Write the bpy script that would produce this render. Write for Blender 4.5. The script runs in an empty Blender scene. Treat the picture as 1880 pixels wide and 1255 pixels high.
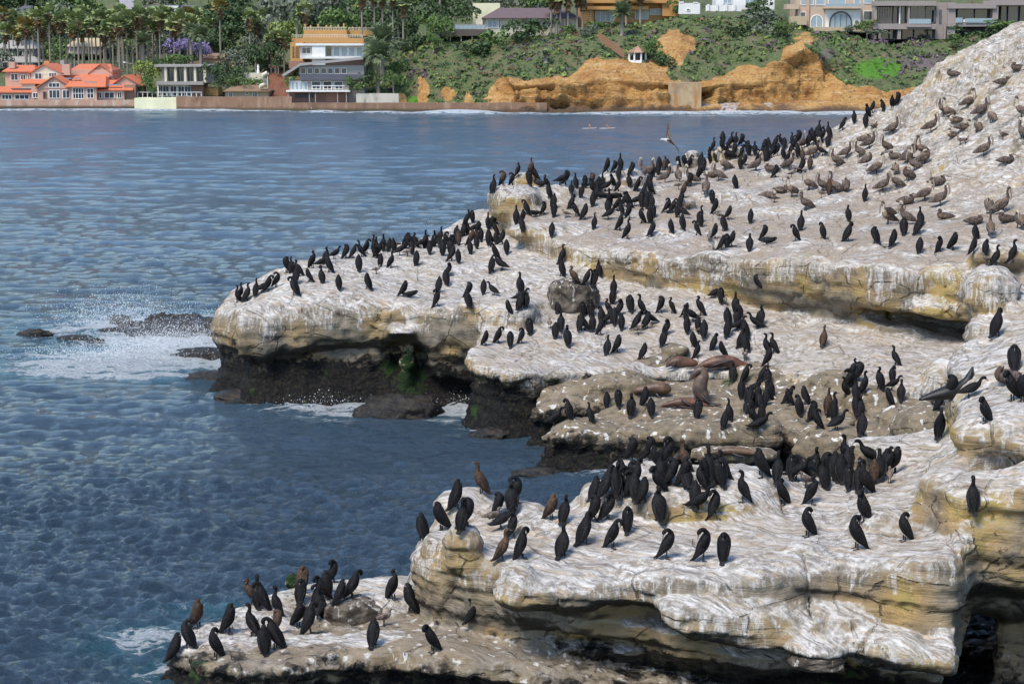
import bpy, math, random
import numpy as np
from mathutils import Vector, Matrix
from mathutils.bvhtree import BVHTree
S = bpy.context.scene
COL = S.collection
R = math.radians
# ------------------------------------------------------------------ camera
CAM_H = 14.0; F = 3600.0; PITCH = math.atan(552.5/3600)
cam_d = bpy.data.cameras.new('camera'); cam = bpy.data.objects.new('camera', cam_d); COL.objects.link(cam)
cam.location = (0, 0, CAM_H); cam.rotation_euler = (math.pi/2-PITCH, 0, 0)
cam_d.sensor_width = 36; cam_d.lens = F/1880*36; cam_d.clip_start = 1; cam_d.clip_end = 4000
S.camera = cam
# ------------------------------------------------------------------ sky and sun
SUN_EL, SUN_AZ = R(56), R(218)         # azimuth measured clockwise from +Y: the sun is behind the camera, to its left
w = bpy.data.worlds.new('World'); S.world = w; w.use_nodes = True
nt = w.node_tree; nt.nodes.clear()
sky = nt.nodes.new('ShaderNodeTexSky'); sky.sky_type = 'NISHITA'; sky.sun_disc = False
sky.sun_elevation = SUN_EL; sky.sun_rotation = SUN_AZ; sky.air_density = 1.0; sky.dust_density = 0.4; sky.ozone_density = 3.0
bg = nt.nodes.new('ShaderNodeBackground'); bg.inputs[1].default_value = 0.13
wo = nt.nodes.new('ShaderNodeOutputWorld'); nt.links.new(sky.outputs[0], bg.inputs[0]); nt.links.new(bg.outputs[0], wo.inputs[0])
sd = bpy.data.lights.new('sun', 'SUN'); sd.energy = 2.5; sd.angle = R(22); sd.color = (1, 0.93, 0.82)
sun = bpy.data.objects.new('sun', sd); COL.objects.link(sun)
sv = Vector((math.sin(SUN_AZ)*math.cos(SUN_EL), math.cos(SUN_AZ)*math.cos(SUN_EL), math.sin(SUN_EL)))
sun.rotation_euler = sv.to_track_quat('Z', 'Y').to_euler(); sun.location = sv*300
S.view_settings.view_transform = 'Standard'; S.view_settings.look = 'None'; S.view_settings.exposure = 0.8; S.view_settings.gamma = 1
S.view_settings.use_curve_mapping = False
S.cycles.max_bounces = 5; S.cycles.diffuse_bounces = 2; S.cycles.glossy_bounces = 3
S.cycles.transparent_max_bounces = 6
# ------------------------------------------------------------------ helpers
CP, SP = math.cos(PITCH), math.sin(PITCH)
def ray(u, v):
    a = (u-940)/F; b = -(v-627.5)/F
    return Vector((a, CP+b*SP, -SP+b*CP))
def onz(u, v, z):                      # where the sight line through a photo pixel meets height z
    d = ray(u, v); t = (z-CAM_H)/d.z
    return Vector((d.x*t, d.y*t, z))
def ony(u, v, y):                      # ... meets the vertical plane at distance y
    d = ray(u, v); t = y/d.y
    return Vector((d.x*t, y, CAM_H+d.z*t))
def _h(ix, iy, iz, s):
    n = (ix.astype(np.int64)*374761393 + iy.astype(np.int64)*668265263 + iz.astype(np.int64)*2147483647 + s*144665) & 0xffffffff
    n = ((n ^ (n >> 13))*1274126177) & 0xffffffff
    return (((n ^ (n >> 16)) & 0xffffff).astype(np.float32)/float(0xffffff))*2-1
def vnoise(x, y, z, s=0):              # smooth value noise, -1..1
    x, y, z = np.broadcast_arrays(np.asarray(x, np.float32), np.asarray(y, np.float32), np.asarray(z, np.float32))
    ix, iy, iz = np.floor(x), np.floor(y), np.floor(z)
    fx, fy, fz = x-ix, y-iy, z-iz
    fx = fx*fx*fx*(fx*(fx*6-15)+10); fy = fy*fy*fy*(fy*(fy*6-15)+10); fz = fz*fz*fz*(fz*(fz*6-15)+10)
    r = 0
    for a in (0, 1):
        for b in (0, 1):
            for c in (0, 1):
                r = r + _h(ix+a, iy+b, iz+c, s)*(fx if a else 1-fx)*(fy if b else 1-fy)*(fz if c else 1-fz)
    return r
def fbm(x, y, z, oct=3, s=0, g=.5):
    t = 0; a = 1; n = 0
    for o in range(oct):
        k = 2.03**o
        t = t + a*vnoise(x*k+o*17.3, y*k-o*9.1, z*k+o*5.7, s+o); n += a; a *= g
    return t/n
def worley(x, y, z, s=0):              # distance to the nearest and second nearest scattered point
    ix, iy, iz = np.floor(x), np.floor(y), np.floor(z); f1 = np.full(x.shape, 9.0); f2 = np.full(x.shape, 9.0)
    for a in (-1, 0, 1):
        for b in (-1, 0, 1):
            for c in (-1, 0, 1):
                i, j, k = ix+a, iy+b, iz+c
                d = (i+.5+.45*_h(i, j, k, s)-x)**2+(j+.5+.45*_h(i, j, k, s+7)-y)**2+(k+.5+.45*_h(i, j, k, s+13)-z)**2
                f2 = np.minimum(f2, np.maximum(f1, d)); f1 = np.minimum(f1, d)
    return np.sqrt(f1), np.sqrt(f2)
def sstep(a, b, x):
    t = np.clip((x-a)/(b-a), 0, 1); return t*t*(3-2*t)
def mesh_from(name, V, Fc, smooth=True, mats=(), attrs=None):
    me = bpy.data.meshes.new(name)
    V = np.asarray(V, np.float32); Fc = np.asarray(Fc, np.int32)
    if Fc.ndim == 2:
        nl = Fc.shape[1]
        me.vertices.add(len(V)); me.vertices.foreach_set('co', V.ravel())
        me.loops.add(Fc.size); me.loops.foreach_set('vertex_index', Fc.ravel())
        me.polygons.add(len(Fc)); me.polygons.foreach_set('loop_start', np.arange(0, Fc.size, nl, dtype=np.int32))
        me.polygons.foreach_set('use_smooth', np.full(len(Fc), smooth))
        me.update(calc_edges=True); me.validate()
    for m in mats: me.materials.append(m)
    for k, a in (attrs or {}).items():
        at = me.attributes.new(k, 'FLOAT', 'POINT'); at.data.foreach_set('value', np.asarray(a, np.float32).ravel())
    return me
def link(name, me, parent=None, label=None, cat=None, group=None, kind=None, loc=None):
    o = bpy.data.objects.new(name, me); COL.objects.link(o)
    if parent is not None: o.parent = parent
    if loc is not None: o.location = loc
    if label: o['label'] = label
    if cat: o['category'] = cat
    if group: o['group'] = group
    if kind: o['kind'] = kind
    return o
class Nodes:                           # a terse node-tree writer
    def __init__(s, name):
        s.m = bpy.data.materials.new(name); s.m.use_nodes = True; s.t = s.m.node_tree; s.t.nodes.clear()
        s.out = s.t.nodes.new('ShaderNodeOutputMaterial')
    def n(s, typ, ins=None, **kw):
        nd = s.t.nodes.new('ShaderNode'+typ)
        for k, v in kw.items(): setattr(nd, k, v)
        for k, v in (ins or {}).items():
            if hasattr(v, 'is_linked') or isinstance(v, bpy.types.NodeSocket): s.t.links.new(v, nd.inputs[k])
            else: nd.inputs[k].default_value = v
        return nd
    def math(s, op, a, b=0.0, c=0.0, clamp=False):
        return s.n('Math', {0: a, 1: b, 2: c}, operation=op, use_clamp=clamp).outputs[0]
    def attr(s, name): return s.n('Attribute', attribute_name=name).outputs['Fac']
    def noise(s, vec, scale, detail=4, rough=.55, dist=0.0):
        return s.n('TexNoise', {'Vector': vec, 'Scale': scale, 'Detail': detail, 'Roughness': rough, 'Distortion': dist}).outputs['Fac']
    def ss(s, x, a, b):                # smooth step
        return s.n('MapRange', {0: x, 1: a, 2: b, 3: 0.0, 4: 1.0}, interpolation_type='SMOOTHSTEP').outputs[0]
    def mix(s, f, a, b):
        nd = s.n('Mix', data_type='RGBA')
        for i, v in ((0, f), (6, a), (7, b)):
            if isinstance(v, bpy.types.NodeSocket): s.t.links.new(v, nd.inputs[i])
            else: nd.inputs[i].default_value = v if not isinstance(v, tuple) else (*v, 1)[:4]
        return nd.outputs[2]
    def vmul(s, v, k): return s.n('VectorMath', {0: v, 1: k}, operation='MULTIPLY').outputs[0]
    def vadd(s, v, k): return s.n('VectorMath', {0: v, 1: k}, operation='ADD').outputs[0]
    def pos(s): return s.n('NewGeometry').outputs['Position']
    def bsdf(s, color, rough=.8, bump=None, bs=.5, bd=.05, **kw):
        ins = {'Base Color': color if isinstance(color, bpy.types.NodeSocket) else (*color, 1), 'Roughness': rough}
        ins.update(kw)
        b = s.n('BsdfPrincipled', ins)
        if bump is not None:
            bn = s.n('Bump', {'Strength': bs, 'Distance': bd, 'Height': bump}); s.t.links.new(bn.outputs[0], b.inputs['Normal'])
        s.t.links.new(b.outputs[0], s.out.inputs[0])
        return s.m
def simple(name, c, rough=.8, var=.15, scale=6.0, obj=True, **kw):
    N = Nodes(name)
    v = N.n('TexCoord').outputs['Object' if obj else 'Generated']
    f = N.noise(v, scale, 3)
    c2 = tuple(min(1, x*(1+var*2)) for x in c); c1 = tuple(x*(1-var*2) for x in c)
    return N.bsdf(N.mix(f, c1, c2), rough, bump=f, bs=.2, bd=.02, **kw)
# ------------------------------------------------------------------ rocks: solids carved out of a distance field
class Terrace:
    """A shelf of sandstone: an outline in plan, a top surface through known heights, and a side profile."""
    def __init__(s, rim, tops, prof, k=.7, warp=.35, wf=.45, seed=1, hump=.10, raw=None, kindv=0.0, tide=1.7, lip=1.0, dirt=.2):
        s.dirt = dirt; s.tide = tide; s.lip = lip
        s.poly = np.array([tuple(onz(*p))[:2] if len(p) == 3 else p for p in rim], np.float64)
        pts = [tuple(ony(p[0], p[1], p[2])) for p in tops]
        if raw: pts += raw
        s.pts = np.array(pts, np.float64); s.prof = np.array(prof, float); s.k = k; s.warp = warp; s.wf = wf; s.seed = seed
        s.hump = hump; s.kindv = kindv
        p = s.pts; n = len(p)
        D = np.hypot(p[:, None, 0]-p[None, :, 0], p[:, None, 1]-p[None, :, 1])
        A = np.zeros((n+3, n+3)); A[:n, :n] = np.sqrt(D*D+.2) - np.eye(n)*.3
        A[:n, n] = A[n, :n] = 1; A[:n, n+1] = A[n+1, :n] = p[:, 0]; A[:n, n+2] = A[n+2, :n] = p[:, 1]
        s.w = np.linalg.solve(A, np.concatenate([p[:, 2], [0, 0, 0]]))
    def plan(s, x, y):
        P = s.poly; n = len(P); sh = x.shape
        x = x.ravel(); y = y.ravel()
        top = s.w[-3] + s.w[-2]*x + s.w[-1]*y
        for i, (px, py, _) in enumerate(s.pts): top = top + s.w[i]*np.sqrt((x-px)**2+(y-py)**2+.2)
        top = top + s.hump*fbm(x*.55, y*.55, x*0, 3, s.seed+40)*1.6
        best = np.full(x.shape, 1e9); ins = np.zeros(x.shape, bool)
        for i in range(n):
            a = P[i]; b = P[(i+1) % n]; e = b-a; wx = x-a[0]; wy = y-a[1]
            t = np.clip((wx*e[0]+wy*e[1])/(e@e), 0, 1)
            best = np.minimum(best, (wx-e[0]*t)**2+(wy-e[1]*t)**2)
            c = ((a[1] > y) != (b[1] > y)) & (x < (b[0]-a[0])*(y-a[1])/((b[1]-a[1]) or 1e-9)+a[0])
            ins ^= c
        d = np.sqrt(best)*np.where(ins, -1, 1)
        d = d + s.warp*fbm(x*s.wf, y*s.wf, x*0, 3, s.seed)*1.4
        d = d + .10*fbm(x*1.7, y*1.7, x*0, 3, s.seed+5)*1.6
        return d.reshape(sh), top.reshape(sh)
    def sdf(s, d, top, z):
        a = z-top
        b = d-np.interp(z, s.prof[:, 0], s.prof[:, 1])
        k = s.k; h = np.maximum(k-np.abs(a-b), 0)/k
        return np.maximum(a, b)+h*h*k*.25
class Lump:
    """A boulder or bulging slab: a tilted, squarish ellipsoid."""
    def __init__(s, c, r, rot=(0, 0, 0), pw=2.6, k=.15, kindv=0.0, sub=False, tide=1.2):
        s.tide = tide; s.lip = 1.0; s.dirt = 0
        s.c = np.array(c, float); s.r = np.array(r, float); s.pw = pw; s.k = k; s.kindv = kindv; s.sub = sub
        from mathutils import Euler
        s.M = np.array(Euler([R(q) for q in rot]).to_matrix())
    def f(s, x, y, z):
        p = [x-s.c[0], y-s.c[1], z-s.c[2]]
        q = [(s.M[0][i]*p[0]+s.M[1][i]*p[1]+s.M[2][i]*p[2])/s.r[i] for i in range(3)]
        g = (np.abs(q[0])**s.pw+np.abs(q[1])**s.pw+np.abs(q[2])**s.pw)**(1/s.pw)
        return (g-1)*s.r.min()
def smin(a, b, k):
    h = np.maximum(k-np.abs(a-b), 0)/k
    return np.minimum(a, b)-h*h*k*.25
def surface_nets(f, org, h):
    nx, ny, nz = f.shape
    s = f < 0
    c = s[:-1, :-1, :-1]
    alls = c.copy(); anys = c.copy()
    for a in (0, 1):
        for b in (0, 1):
            for g in (0, 1):
                q = s[a:nx-1+a, b:ny-1+b, g:nz-1+g]
                alls &= q; anys |= q
    act = anys & ~alls
    I = np.argwhere(act); idx = np.full(act.shape, -1, np.int32); idx[act] = np.arange(len(I))
    acc = np.zeros((len(I), 3)); cnt = np.zeros(len(I))
    cor = {}
    for a in (0, 1):
        for b in (0, 1):
            for g in (0, 1): cor[a, b, g] = f[I[:, 0]+a, I[:, 1]+b, I[:, 2]+g].astype(np.float64)
    for k0 in cor:
        for ax in range(3):
            if k0[ax]: continue
            k1 = list(k0); k1[ax] = 1; k1 = tuple(k1)
            A, B = cor[k0], cor[k1]; m = (A < 0) != (B < 0)
            t = np.where(m, A/np.where(m, A-B, 1), 0)
            for j in range(3): acc[:, j] += np.where(m, k0[j]+(t if j == ax else 0), 0)
            cnt += m
    V = (I+acc/cnt[:, None])*h+np.array(org)
    Q = []
    for ax in range(3):
        sl0 = [slice(1, -1)]*3; sl1 = [slice(1, -1)]*3; sl0[ax] = slice(0, -1); sl1[ax] = slice(1, None)
        a = s[tuple(sl0)]; b = s[tuple(sl1)]
        for flip in (False, True):
            m = (a & ~b) if not flip else (~a & b)
            e = np.argwhere(m)
            off = [1, 1, 1]; off[ax] = 0; e = e+np.array(off)
            u_, v_ = [j for j in range(3) if j != ax]
            q = []
            for du, dv in ((-1, -1), (0, -1), (0, 0), (-1, 0)):
                g = e.copy(); g[:, u_] += du; g[:, v_] += dv; q.append(idx[g[:, 0], g[:, 1], g[:, 2]])
            q = np.stack(q, 1)
            if flip ^ (ax == 1): q = q[:, ::-1]
            Q.append(q)
    Q = np.concatenate(Q); Q = Q[(Q >= 0).all(1)]
    return V, Q
def vnormals(V, Q):
    n = np.cross(V[Q[:, 2]]-V[Q[:, 0]], V[Q[:, 3]]-V[Q[:, 1]])
    N = np.zeros_like(V)
    for j in range(4):
        for c in range(3): N[:, c] += np.bincount(Q[:, j], n[:, c], len(V))
    return N/np.maximum(np.linalg.norm(N, axis=1), 1e-9)[:, None]
ROCK_BVH = []
MOSS = [(ony(745, 668, 75.2), .75), (ony(755, 690, 75.5), .8), (ony(1265, 715, 70), .5), (ony(1340, 712, 69), .4), (ony(785, 1090, 44), .5), (ony(540, 1060, 47.5), .4), (ony(960, 590, 75.5), .6)]
def carve(name, terr, lumps, lo, hi, h, mat, amp=(.10, .05, .02), label=None, strata=.05, bite=1.0):
    xs = np.arange(lo[0], hi[0], h); ys = np.arange(lo[1], hi[1], h); zs = np.arange(lo[2], hi[2], h)
    X, Y = np.meshgrid(xs, ys, indexing='ij'); Zr = zs[None, None, :].astype(np.float32)
    f = None
    for T in terr:
        d, top = T.plan(X, Y)
        g = T.sdf(d[..., None].astype(np.float32), top[..., None].astype(np.float32), Zr).astype(np.float32)
        f = g if f is None else smin(f, g, .35)
    for L in lumps:
        rr = L.r.max()*1.35+.4
        a = [np.searchsorted(v, L.c[i]-rr) for i, v in enumerate((xs, ys, zs))]; b = [np.searchsorted(v, L.c[i]+rr) for i, v in enumerate((xs, ys, zs))]
        if min(b[i]-a[i] for i in range(3)) < 2: continue
        sl = tuple(slice(a[i], b[i]) for i in range(3))
        g = L.f(xs[sl[0]][:, None, None], ys[sl[1]][None, :, None], zs[sl[2]][None, None, :]).astype(np.float32)
        if L.sub: f[sl] = -smin(-f[sl], g, L.k)
        else: f[sl] = smin(f[sl], g, L.k)
    f[0] = 1; f[-1] = 1; f[:, 0] = 1; f[:, -1] = 1; f[..., -1] = 1; f[..., 0] = 1
    V, Q = surface_nets(f, (lo[0], lo[1], lo[2]), h); del f
    Nn = vnormals(V, Q)
    x, y, z = V.T
    # relief: hummocks, bedding ledges (stronger on steep faces), grit
    n1 = fbm(x*.9, y*.9, z*.9, 3, 11)
    wz = z+.15*fbm(x*.3, y*.3, z*.3, 2, 5)+.06*x
    st = vnoise(wz*5.2, x*.12, y*.12, 21)+.6*vnoise(wz*12, x*.3, y*.3, 22)
    steep = 1-np.abs(Nn[:, 2])
    n2 = 1-np.abs(fbm(x*2.6, y*2.6, z*3.4, 3, 31))*2
    dsp = amp[0]*n1+amp[1]*n2*.6+strata*st*(.25+steep)+amp[2]*fbm(x*9, y*9, z*9, 2, 7)
    # bedding steps with a sharp lower edge, blocks split off along joints, small hollows
    sw = (wz*2.1+.25*fbm(x*.5, y*.5, z*.5, 2, 51)) % 1.0
    stp = sstep(.25, .8, steep)
    dsp += stp*(sw**.6-.6)*.20*(.5+.5*vnoise(x*.4, y*.4, z*.8, 52))*bite
    wx = x+.3*n1; f1, f2 = worley(wx*.75, y*.75+.2*n1, wz*1.1, 5)
    cell = _h(np.floor(wx*.75+f1), np.floor(y*.75), np.floor(wz*1.1), 9)
    dsp -= .16*bite*sstep(.16, .0, f2-f1)*(.35+.65*stp)*sstep(-.1, .35, fbm(x*.35, y*.35, z*.35, 2, 54))
    g1, g2 = worley(x*2.4, y*2.4, z*3.0, 6)
    dsp -= .05*bite*sstep(.35, .05, g1)*sstep(.1, .4, fbm(x*.6, y*.6, z*.6, 2, 55))
    dsp += .05*(g2-g1-.3)*stp
    al = x*.80+y*.60+.8*n1; ac = -x*.60+y*.80+z*.9+.5*fbm(x*.3, y*.3, z*.3, 2, 58)
    dsp += (1-stp)*(.5-np.abs(fbm(al*.28, ac*1.9, 0*x, 2, 57))*2)*.10*(sstep(6.5, 9, z)*2.6+.4)*bite
    low = sstep(1.5, .2, z)
    dsp += low*.12*(fbm(x*4, y*4, z*4, 3, 77))
    V = V+Nn*dsp[:, None]
    # how far each point lies below the lip of its own shelf, and the kind of stone
    best = np.full(len(V), 1e9); drop = np.zeros(len(V)); kv = np.zeros(len(V)); td = np.zeros(len(V)); dt = np.zeros(len(V))
    for T in terr:
        d, top = T.plan(x, y); g = T.sdf(d, top, z); m = g < best
        best = np.where(m, g, best); drop = np.where(m, (top-z)/T.lip, drop); kv = np.where(m, T.kindv, kv); td = np.where(m, T.tide, td); dt = np.where(m, T.dirt, dt)
    for L in lumps:
        if L.sub: continue
        g = L.f(x, y, z)-.05; m = g < best
        best = np.where(m, g, best); drop = np.where(m, ((L.c[2]+L.r[2]*.7)-z)*.75/L.r[2], drop); kv = np.where(m, L.kindv, kv); td = np.where(m, L.tide, td); dt = np.where(m, 0, dt)
    moss = np.zeros(len(V))
    for c, r_ in MOSS: moss = np.maximum(moss, np.exp(-((x-c[0])**2+(y-c[1])**2+((z-c[2])*.7)**2)/r_**2))
    me = mesh_from(name, V, Q, True, [mat], {'moss': moss, 'drop': drop, 'stone': kv, 'tide': td, 'dirt': dt})
    o = link(name, me, kind='structure')
    ROCK_BVH.append(BVHTree.FromPolygons(V.tolist(), Q.tolist()))
    return o
def cast(u, v):
    best = None; d = ray(u, v).normalized(); o = Vector((0, 0, CAM_H))
    for b in ROCK_BVH:
        r = b.ray_cast(o, d)
        if r[0] is not None and (best is None or r[3] < best[3]): best = r
    return best
def drop_on(x, y, z0=30):
    best = None
    for b in ROCK_BVH:
        r = b.ray_cast(Vector((x, y, z0)), Vector((0, 0, -1)))
        if r[0] is not None and (best is None or r[0].z > best[0].z): best = r
    return best
def rock_material():
    N = Nodes('sandstone'); P = N.pos()
    nz = N.n('SeparateXYZ', {0: N.n('NewGeometry').outputs['Normal']}).outputs[2]
    pz = N.n('SeparateXYZ', {0: P}).outputs[2]
    drop = N.attr('drop'); kv = N.attr('stone')
    warp = N.n('TexNoise', {'Vector': P, 'Scale': .7, 'Detail': 3}).outputs['Color']
    Pw = N.vadd(P, N.vmul(warp, (.5, .5, .5)))
    # flow lines: thin upright runs on the faces, long swirls over the tops
    vert = N.noise(N.vmul(Pw, (9, 9, .55)), 1.0, 4, .65)
    vert = N.n('Mix', {0: .5, 2: vert, 3: N.noise(N.vmul(Pw, (3.2, 3.2, .4)), 1.0, 6, .7)}).outputs[0]
    vert2 = N.noise(N.vmul(P, (22, 22, 1.1)), 1.0, 3, .6)
    rot = N.n('Mapping', {0: Pw, 2: (0, 0, R(38))}).outputs[0]
    flow = N.noise(N.vmul(rot, (1.0, 9, 4)), 1.0, 7, .78, .5)
    flow2 = N.noise(N.vmul(rot, (.5, 6, 5)), 1.0, 4, .6, 1.0)
    strata = N.noise(N.vmul(Pw, (.35, .35, 9)), 1.0, 5, .7)
    blot = N.noise(P, .55, 5, .6); blot2 = N.noise(P, 2.2, 5, .65); fine = N.noise(P, 14, 4, .7)
    top = N.ss(nz, .15, .75)
    calm = N.ss(N.noise(P, .8, 4, .6), .42, .6)
    flow = N.n('Mix', {0: N.math('MULTIPLY', calm, .8), 2: flow, 3: N.noise(P, 5.0, 6, .75)}).outputs[0]
    streak = N.mix(top, vert, flow)
    # body of the stone
    ochre = N.mix(N.ss(blot2, .35, .65), (.40, .26, .10), (.25, .17, .08))
    ochre = N.mix(N.ss(strata, .45, .7), ochre, (.37, .30, .18))
    ochre = N.mix(N.ss(blot, .56, .68), ochre, (.34, .26, .09))
    grey = N.mix(N.ss(blot2, .3, .7), (.13, .11, .085), (.27, .23, .175))
    body = N.mix(N.ss(blot, .42, .62), grey, ochre)
    brown = N.mix(N.ss(blot2, .3, .7), (.235, .18, .11), (.10, .078, .05))
    body = N.mix(kv, body, brown)
    # the white wash: on all that lies open to the sky, running down in drips below each lip
    fall = N.math('ADD', drop, N.math('MULTIPLY', N.math('SUBTRACT', .5, vert), 6.5))
    fall = N.math('ADD', fall, N.math('MULTIPLY', N.math('SUBTRACT', N.noise(P, .8, 3), .5), 4.0))
    cover = N.ss(fall, .75, .0)
    cover = N.math('MULTIPLY', cover, N.math('ADD', .55, N.math('MULTIPLY', N.ss(vert2, .38, .6), .45)))
    topc = N.ss(N.math('ADD', nz, N.math('MULTIPLY', N.math('SUBTRACT', blot2, .5), .5)), .50, .82)
    cover = N.math('MAXIMUM', cover, topc)
    thin = N.math('SUBTRACT', 1.0, N.math('MULTIPLY', kv, .86))
    wash_n = N.ss(streak, .36, .60)
    cover = N.math('MULTIPLY', N.math('MULTIPLY', cover, thin), N.math('ADD', .62, N.math('MULTIPLY', wash_n, .38)))
    cover = N.math('MULTIPLY', cover, N.ss(fine, .15, .42))
    white = N.mix(N.ss(streak, .38, .60), (.17, .158, .15), (.63, .605, .575))
    white = N.mix(N.math('MULTIPLY', N.ss(N.noise(P, .9, 4, .6), .5, .7), .5), white, (.25, .225, .19))
    white = N.mix(N.math('MULTIPLY', N.ss(flow2, .50, .66), .65), white, (.42, .31, .19))
    flat = N.math('MULTIPLY', N.math('MULTIPLY', N.ss(nz, .78, .95), N.attr('dirt')), N.ss(blot, .34, .52))
    gravel = N.mix(N.ss(fine, .35, .65), (.17, .135, .11), (.38, .315, .26))
    white = N.mix(N.math('MULTIPLY', flat, .8), white, gravel)
    col = N.mix(cover, body, white)
    # bare runs of wash over the brown stone
    runs = N.math('MULTIPLY', N.math('MULTIPLY', kv, N.ss(N.noise(N.vmul(Pw, (4, 4, 1.0)), 1.0, 3, .5), .60, .66)), N.ss(nz, -.2, .3))
    col = N.mix(runs, col, (.60, .58, .54))
    # cracks
    vor = N.n('TexVoronoi', {'Vector': N.vmul(Pw, (.8, .8, 1.2)), 'Scale': .6}, feature='DISTANCE_TO_EDGE').outputs['Distance']
    crack = N.math('MULTIPLY', N.ss(vor, .018, .004), N.ss(blot2, .46, .56))
    col = N.mix(N.math('MULTIPLY', crack, N.math('ADD', .18, N.math('MULTIPLY', N.ss(nz, .7, .3), .5))), col, (.05, .04, .035))
    # tide zone: black weed and mussels, a little green; painted shade on undersides
    tl = N.math('SUBTRACT', pz, N.attr('tide'))
    tide = N.ss(N.math('ADD', tl, N.math('ADD', N.math('MULTIPLY', N.math('SUBTRACT', blot2, .5), -1.6), N.math('MULTIPLY', N.math('SUBTRACT', blot, .5), -1.8))), .22, -.22)
    tide_shade_c = N.mix(N.ss(N.noise(P, 7, 4, .7), .45, .68), (.004, .004, .0045), (.030, .024, .015))
    tide_shade_c = N.mix(N.math('MULTIPLY', N.ss(N.noise(P, .9, 3), .62, .72), .7), tide_shade_c, (.03, .07, .012))
    under = N.math('MULTIPLY', N.ss(nz, -.1, -.55), N.ss(pz, 4.5, 3.0))  # downward faces darkened: shade of the overhangs put into the colour
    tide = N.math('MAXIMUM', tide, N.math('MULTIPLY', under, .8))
    col = N.mix(tide, col, tide_shade_c)
    ms = N.ss(N.math('ADD', N.attr('moss'), N.math('MULTIPLY', N.math('SUBTRACT', N.noise(P, 5, 5, .7), .5), 2.2)), .45, .8)
    col = N.mix(ms, col, (.014, .034, .007))
    rough = N.math('SUBTRACT', .92, N.math('MULTIPLY', tide, .3))
    hgt = N.math('ADD', N.math('MULTIPLY', streak, .5), N.math('ADD', N.math('MULTIPLY', fine, .35), N.math('MULTIPLY', strata, .9)))
    hgt = N.math('SUBTRACT', hgt, N.math('MULTIPLY', crack, .7))
    hgt = N.math('ADD', hgt, N.math('MULTIPLY', N.math('MULTIPLY', tide, N.noise(P, 8, 4, .7)), 1.6))
    return N.bsdf(col, rough, bump=hgt, bs=.9, bd=.09, **{'Specular IOR Level': .25})
ROCK = rock_material()
# --- the back mass: headland on the left, middle shelf, upper slab and the hill that climbs out of the frame
seaprof = [(-2, .35), (-.2, .3), (.25, -.1), (.9, -.42), (1.5, -.45), (2.0, -.12), (2.6, 0), (20, 0)]
head = Terrace(
    [(402, 590, 2.8), (440, 628, 2.4), (500, 648, 2.0), (600, 655, 1.9), (700, 648, 2.0), (745, 642, 2.1), (800, 640, 2.2), (900, 645, 2.2), (960, 620, 2.8),
     (6, 84), (4, 96), (-2, 95), (-4, 90), (-7, 87), (-10, 84.5), (-12, 81.5)],
    [(440, 560, 79), (520, 530, 77.5), (620, 530, 77), (740, 540, 77), (860, 545, 77), (950, 540, 78), (1000, 500, 80.5), (540, 495, 82), (640, 472, 84.5), (760, 462, 86), (860, 440, 88),
     (920, 430, 88), (700, 500, 81), (850, 490, 81.5), (950, 460, 84)],
    seaprof, k=1.1, warp=.4, wf=.6, seed=3, tide=1.75, lip=.95, dirt=.1)
shelf = Terrace(
    [(868, 668, 2.4), (905, 690, 2.2), (980, 690, 2.2), (1060, 680, 2.3), (1120, 685, 2.2), (1200, 690, 2.1), (1300, 700, 1.9), (1400, 705, 1.9), (1480, 735, 1.6), (1590, 770, 1.2), (1690, 790, 1.0), (1780, 790, 1.2), (24, 58),
     (26, 80), (12, 86), (0, 88), (900, 580, 3.2), (862, 640, 2.8)],
    [(900, 632, 72), (1000, 612, 73.5), (1150, 610, 73.5), (1100, 560, 77), (1100, 520, 80), (1000, 500, 81), (1250, 540, 77), (1250, 600, 74), (1300, 510, 80), (1250, 655, 71.3), (1350, 660, 71), (1400, 620, 72), (1500, 655, 69.5),
     (1400, 560, 76), (1600, 612, 71), (1650, 670, 67), (1650, 630, 70), (1780, 645, 68), (1100, 485, 82.5), (1180, 650, 71.5), (1720, 720, 64.5), (1600, 700, 66), (1750, 690, 65.5)],
    [(-2, .3), (-.2, .2), (.3, -.1), (1.2, -.32), (1.8, -.28), (2.1, -.05), (2.6, 0), (20, 0)], k=.45, warp=.28, seed=9, tide=1.9, lip=.65, dirt=.45)
slabprof = [(-2, -1.5), (2.6, -1.3), (3.2, -1.0), (4.0, -.35), (4.6, -.1), (5.2, 0), (20, 0)]
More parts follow.
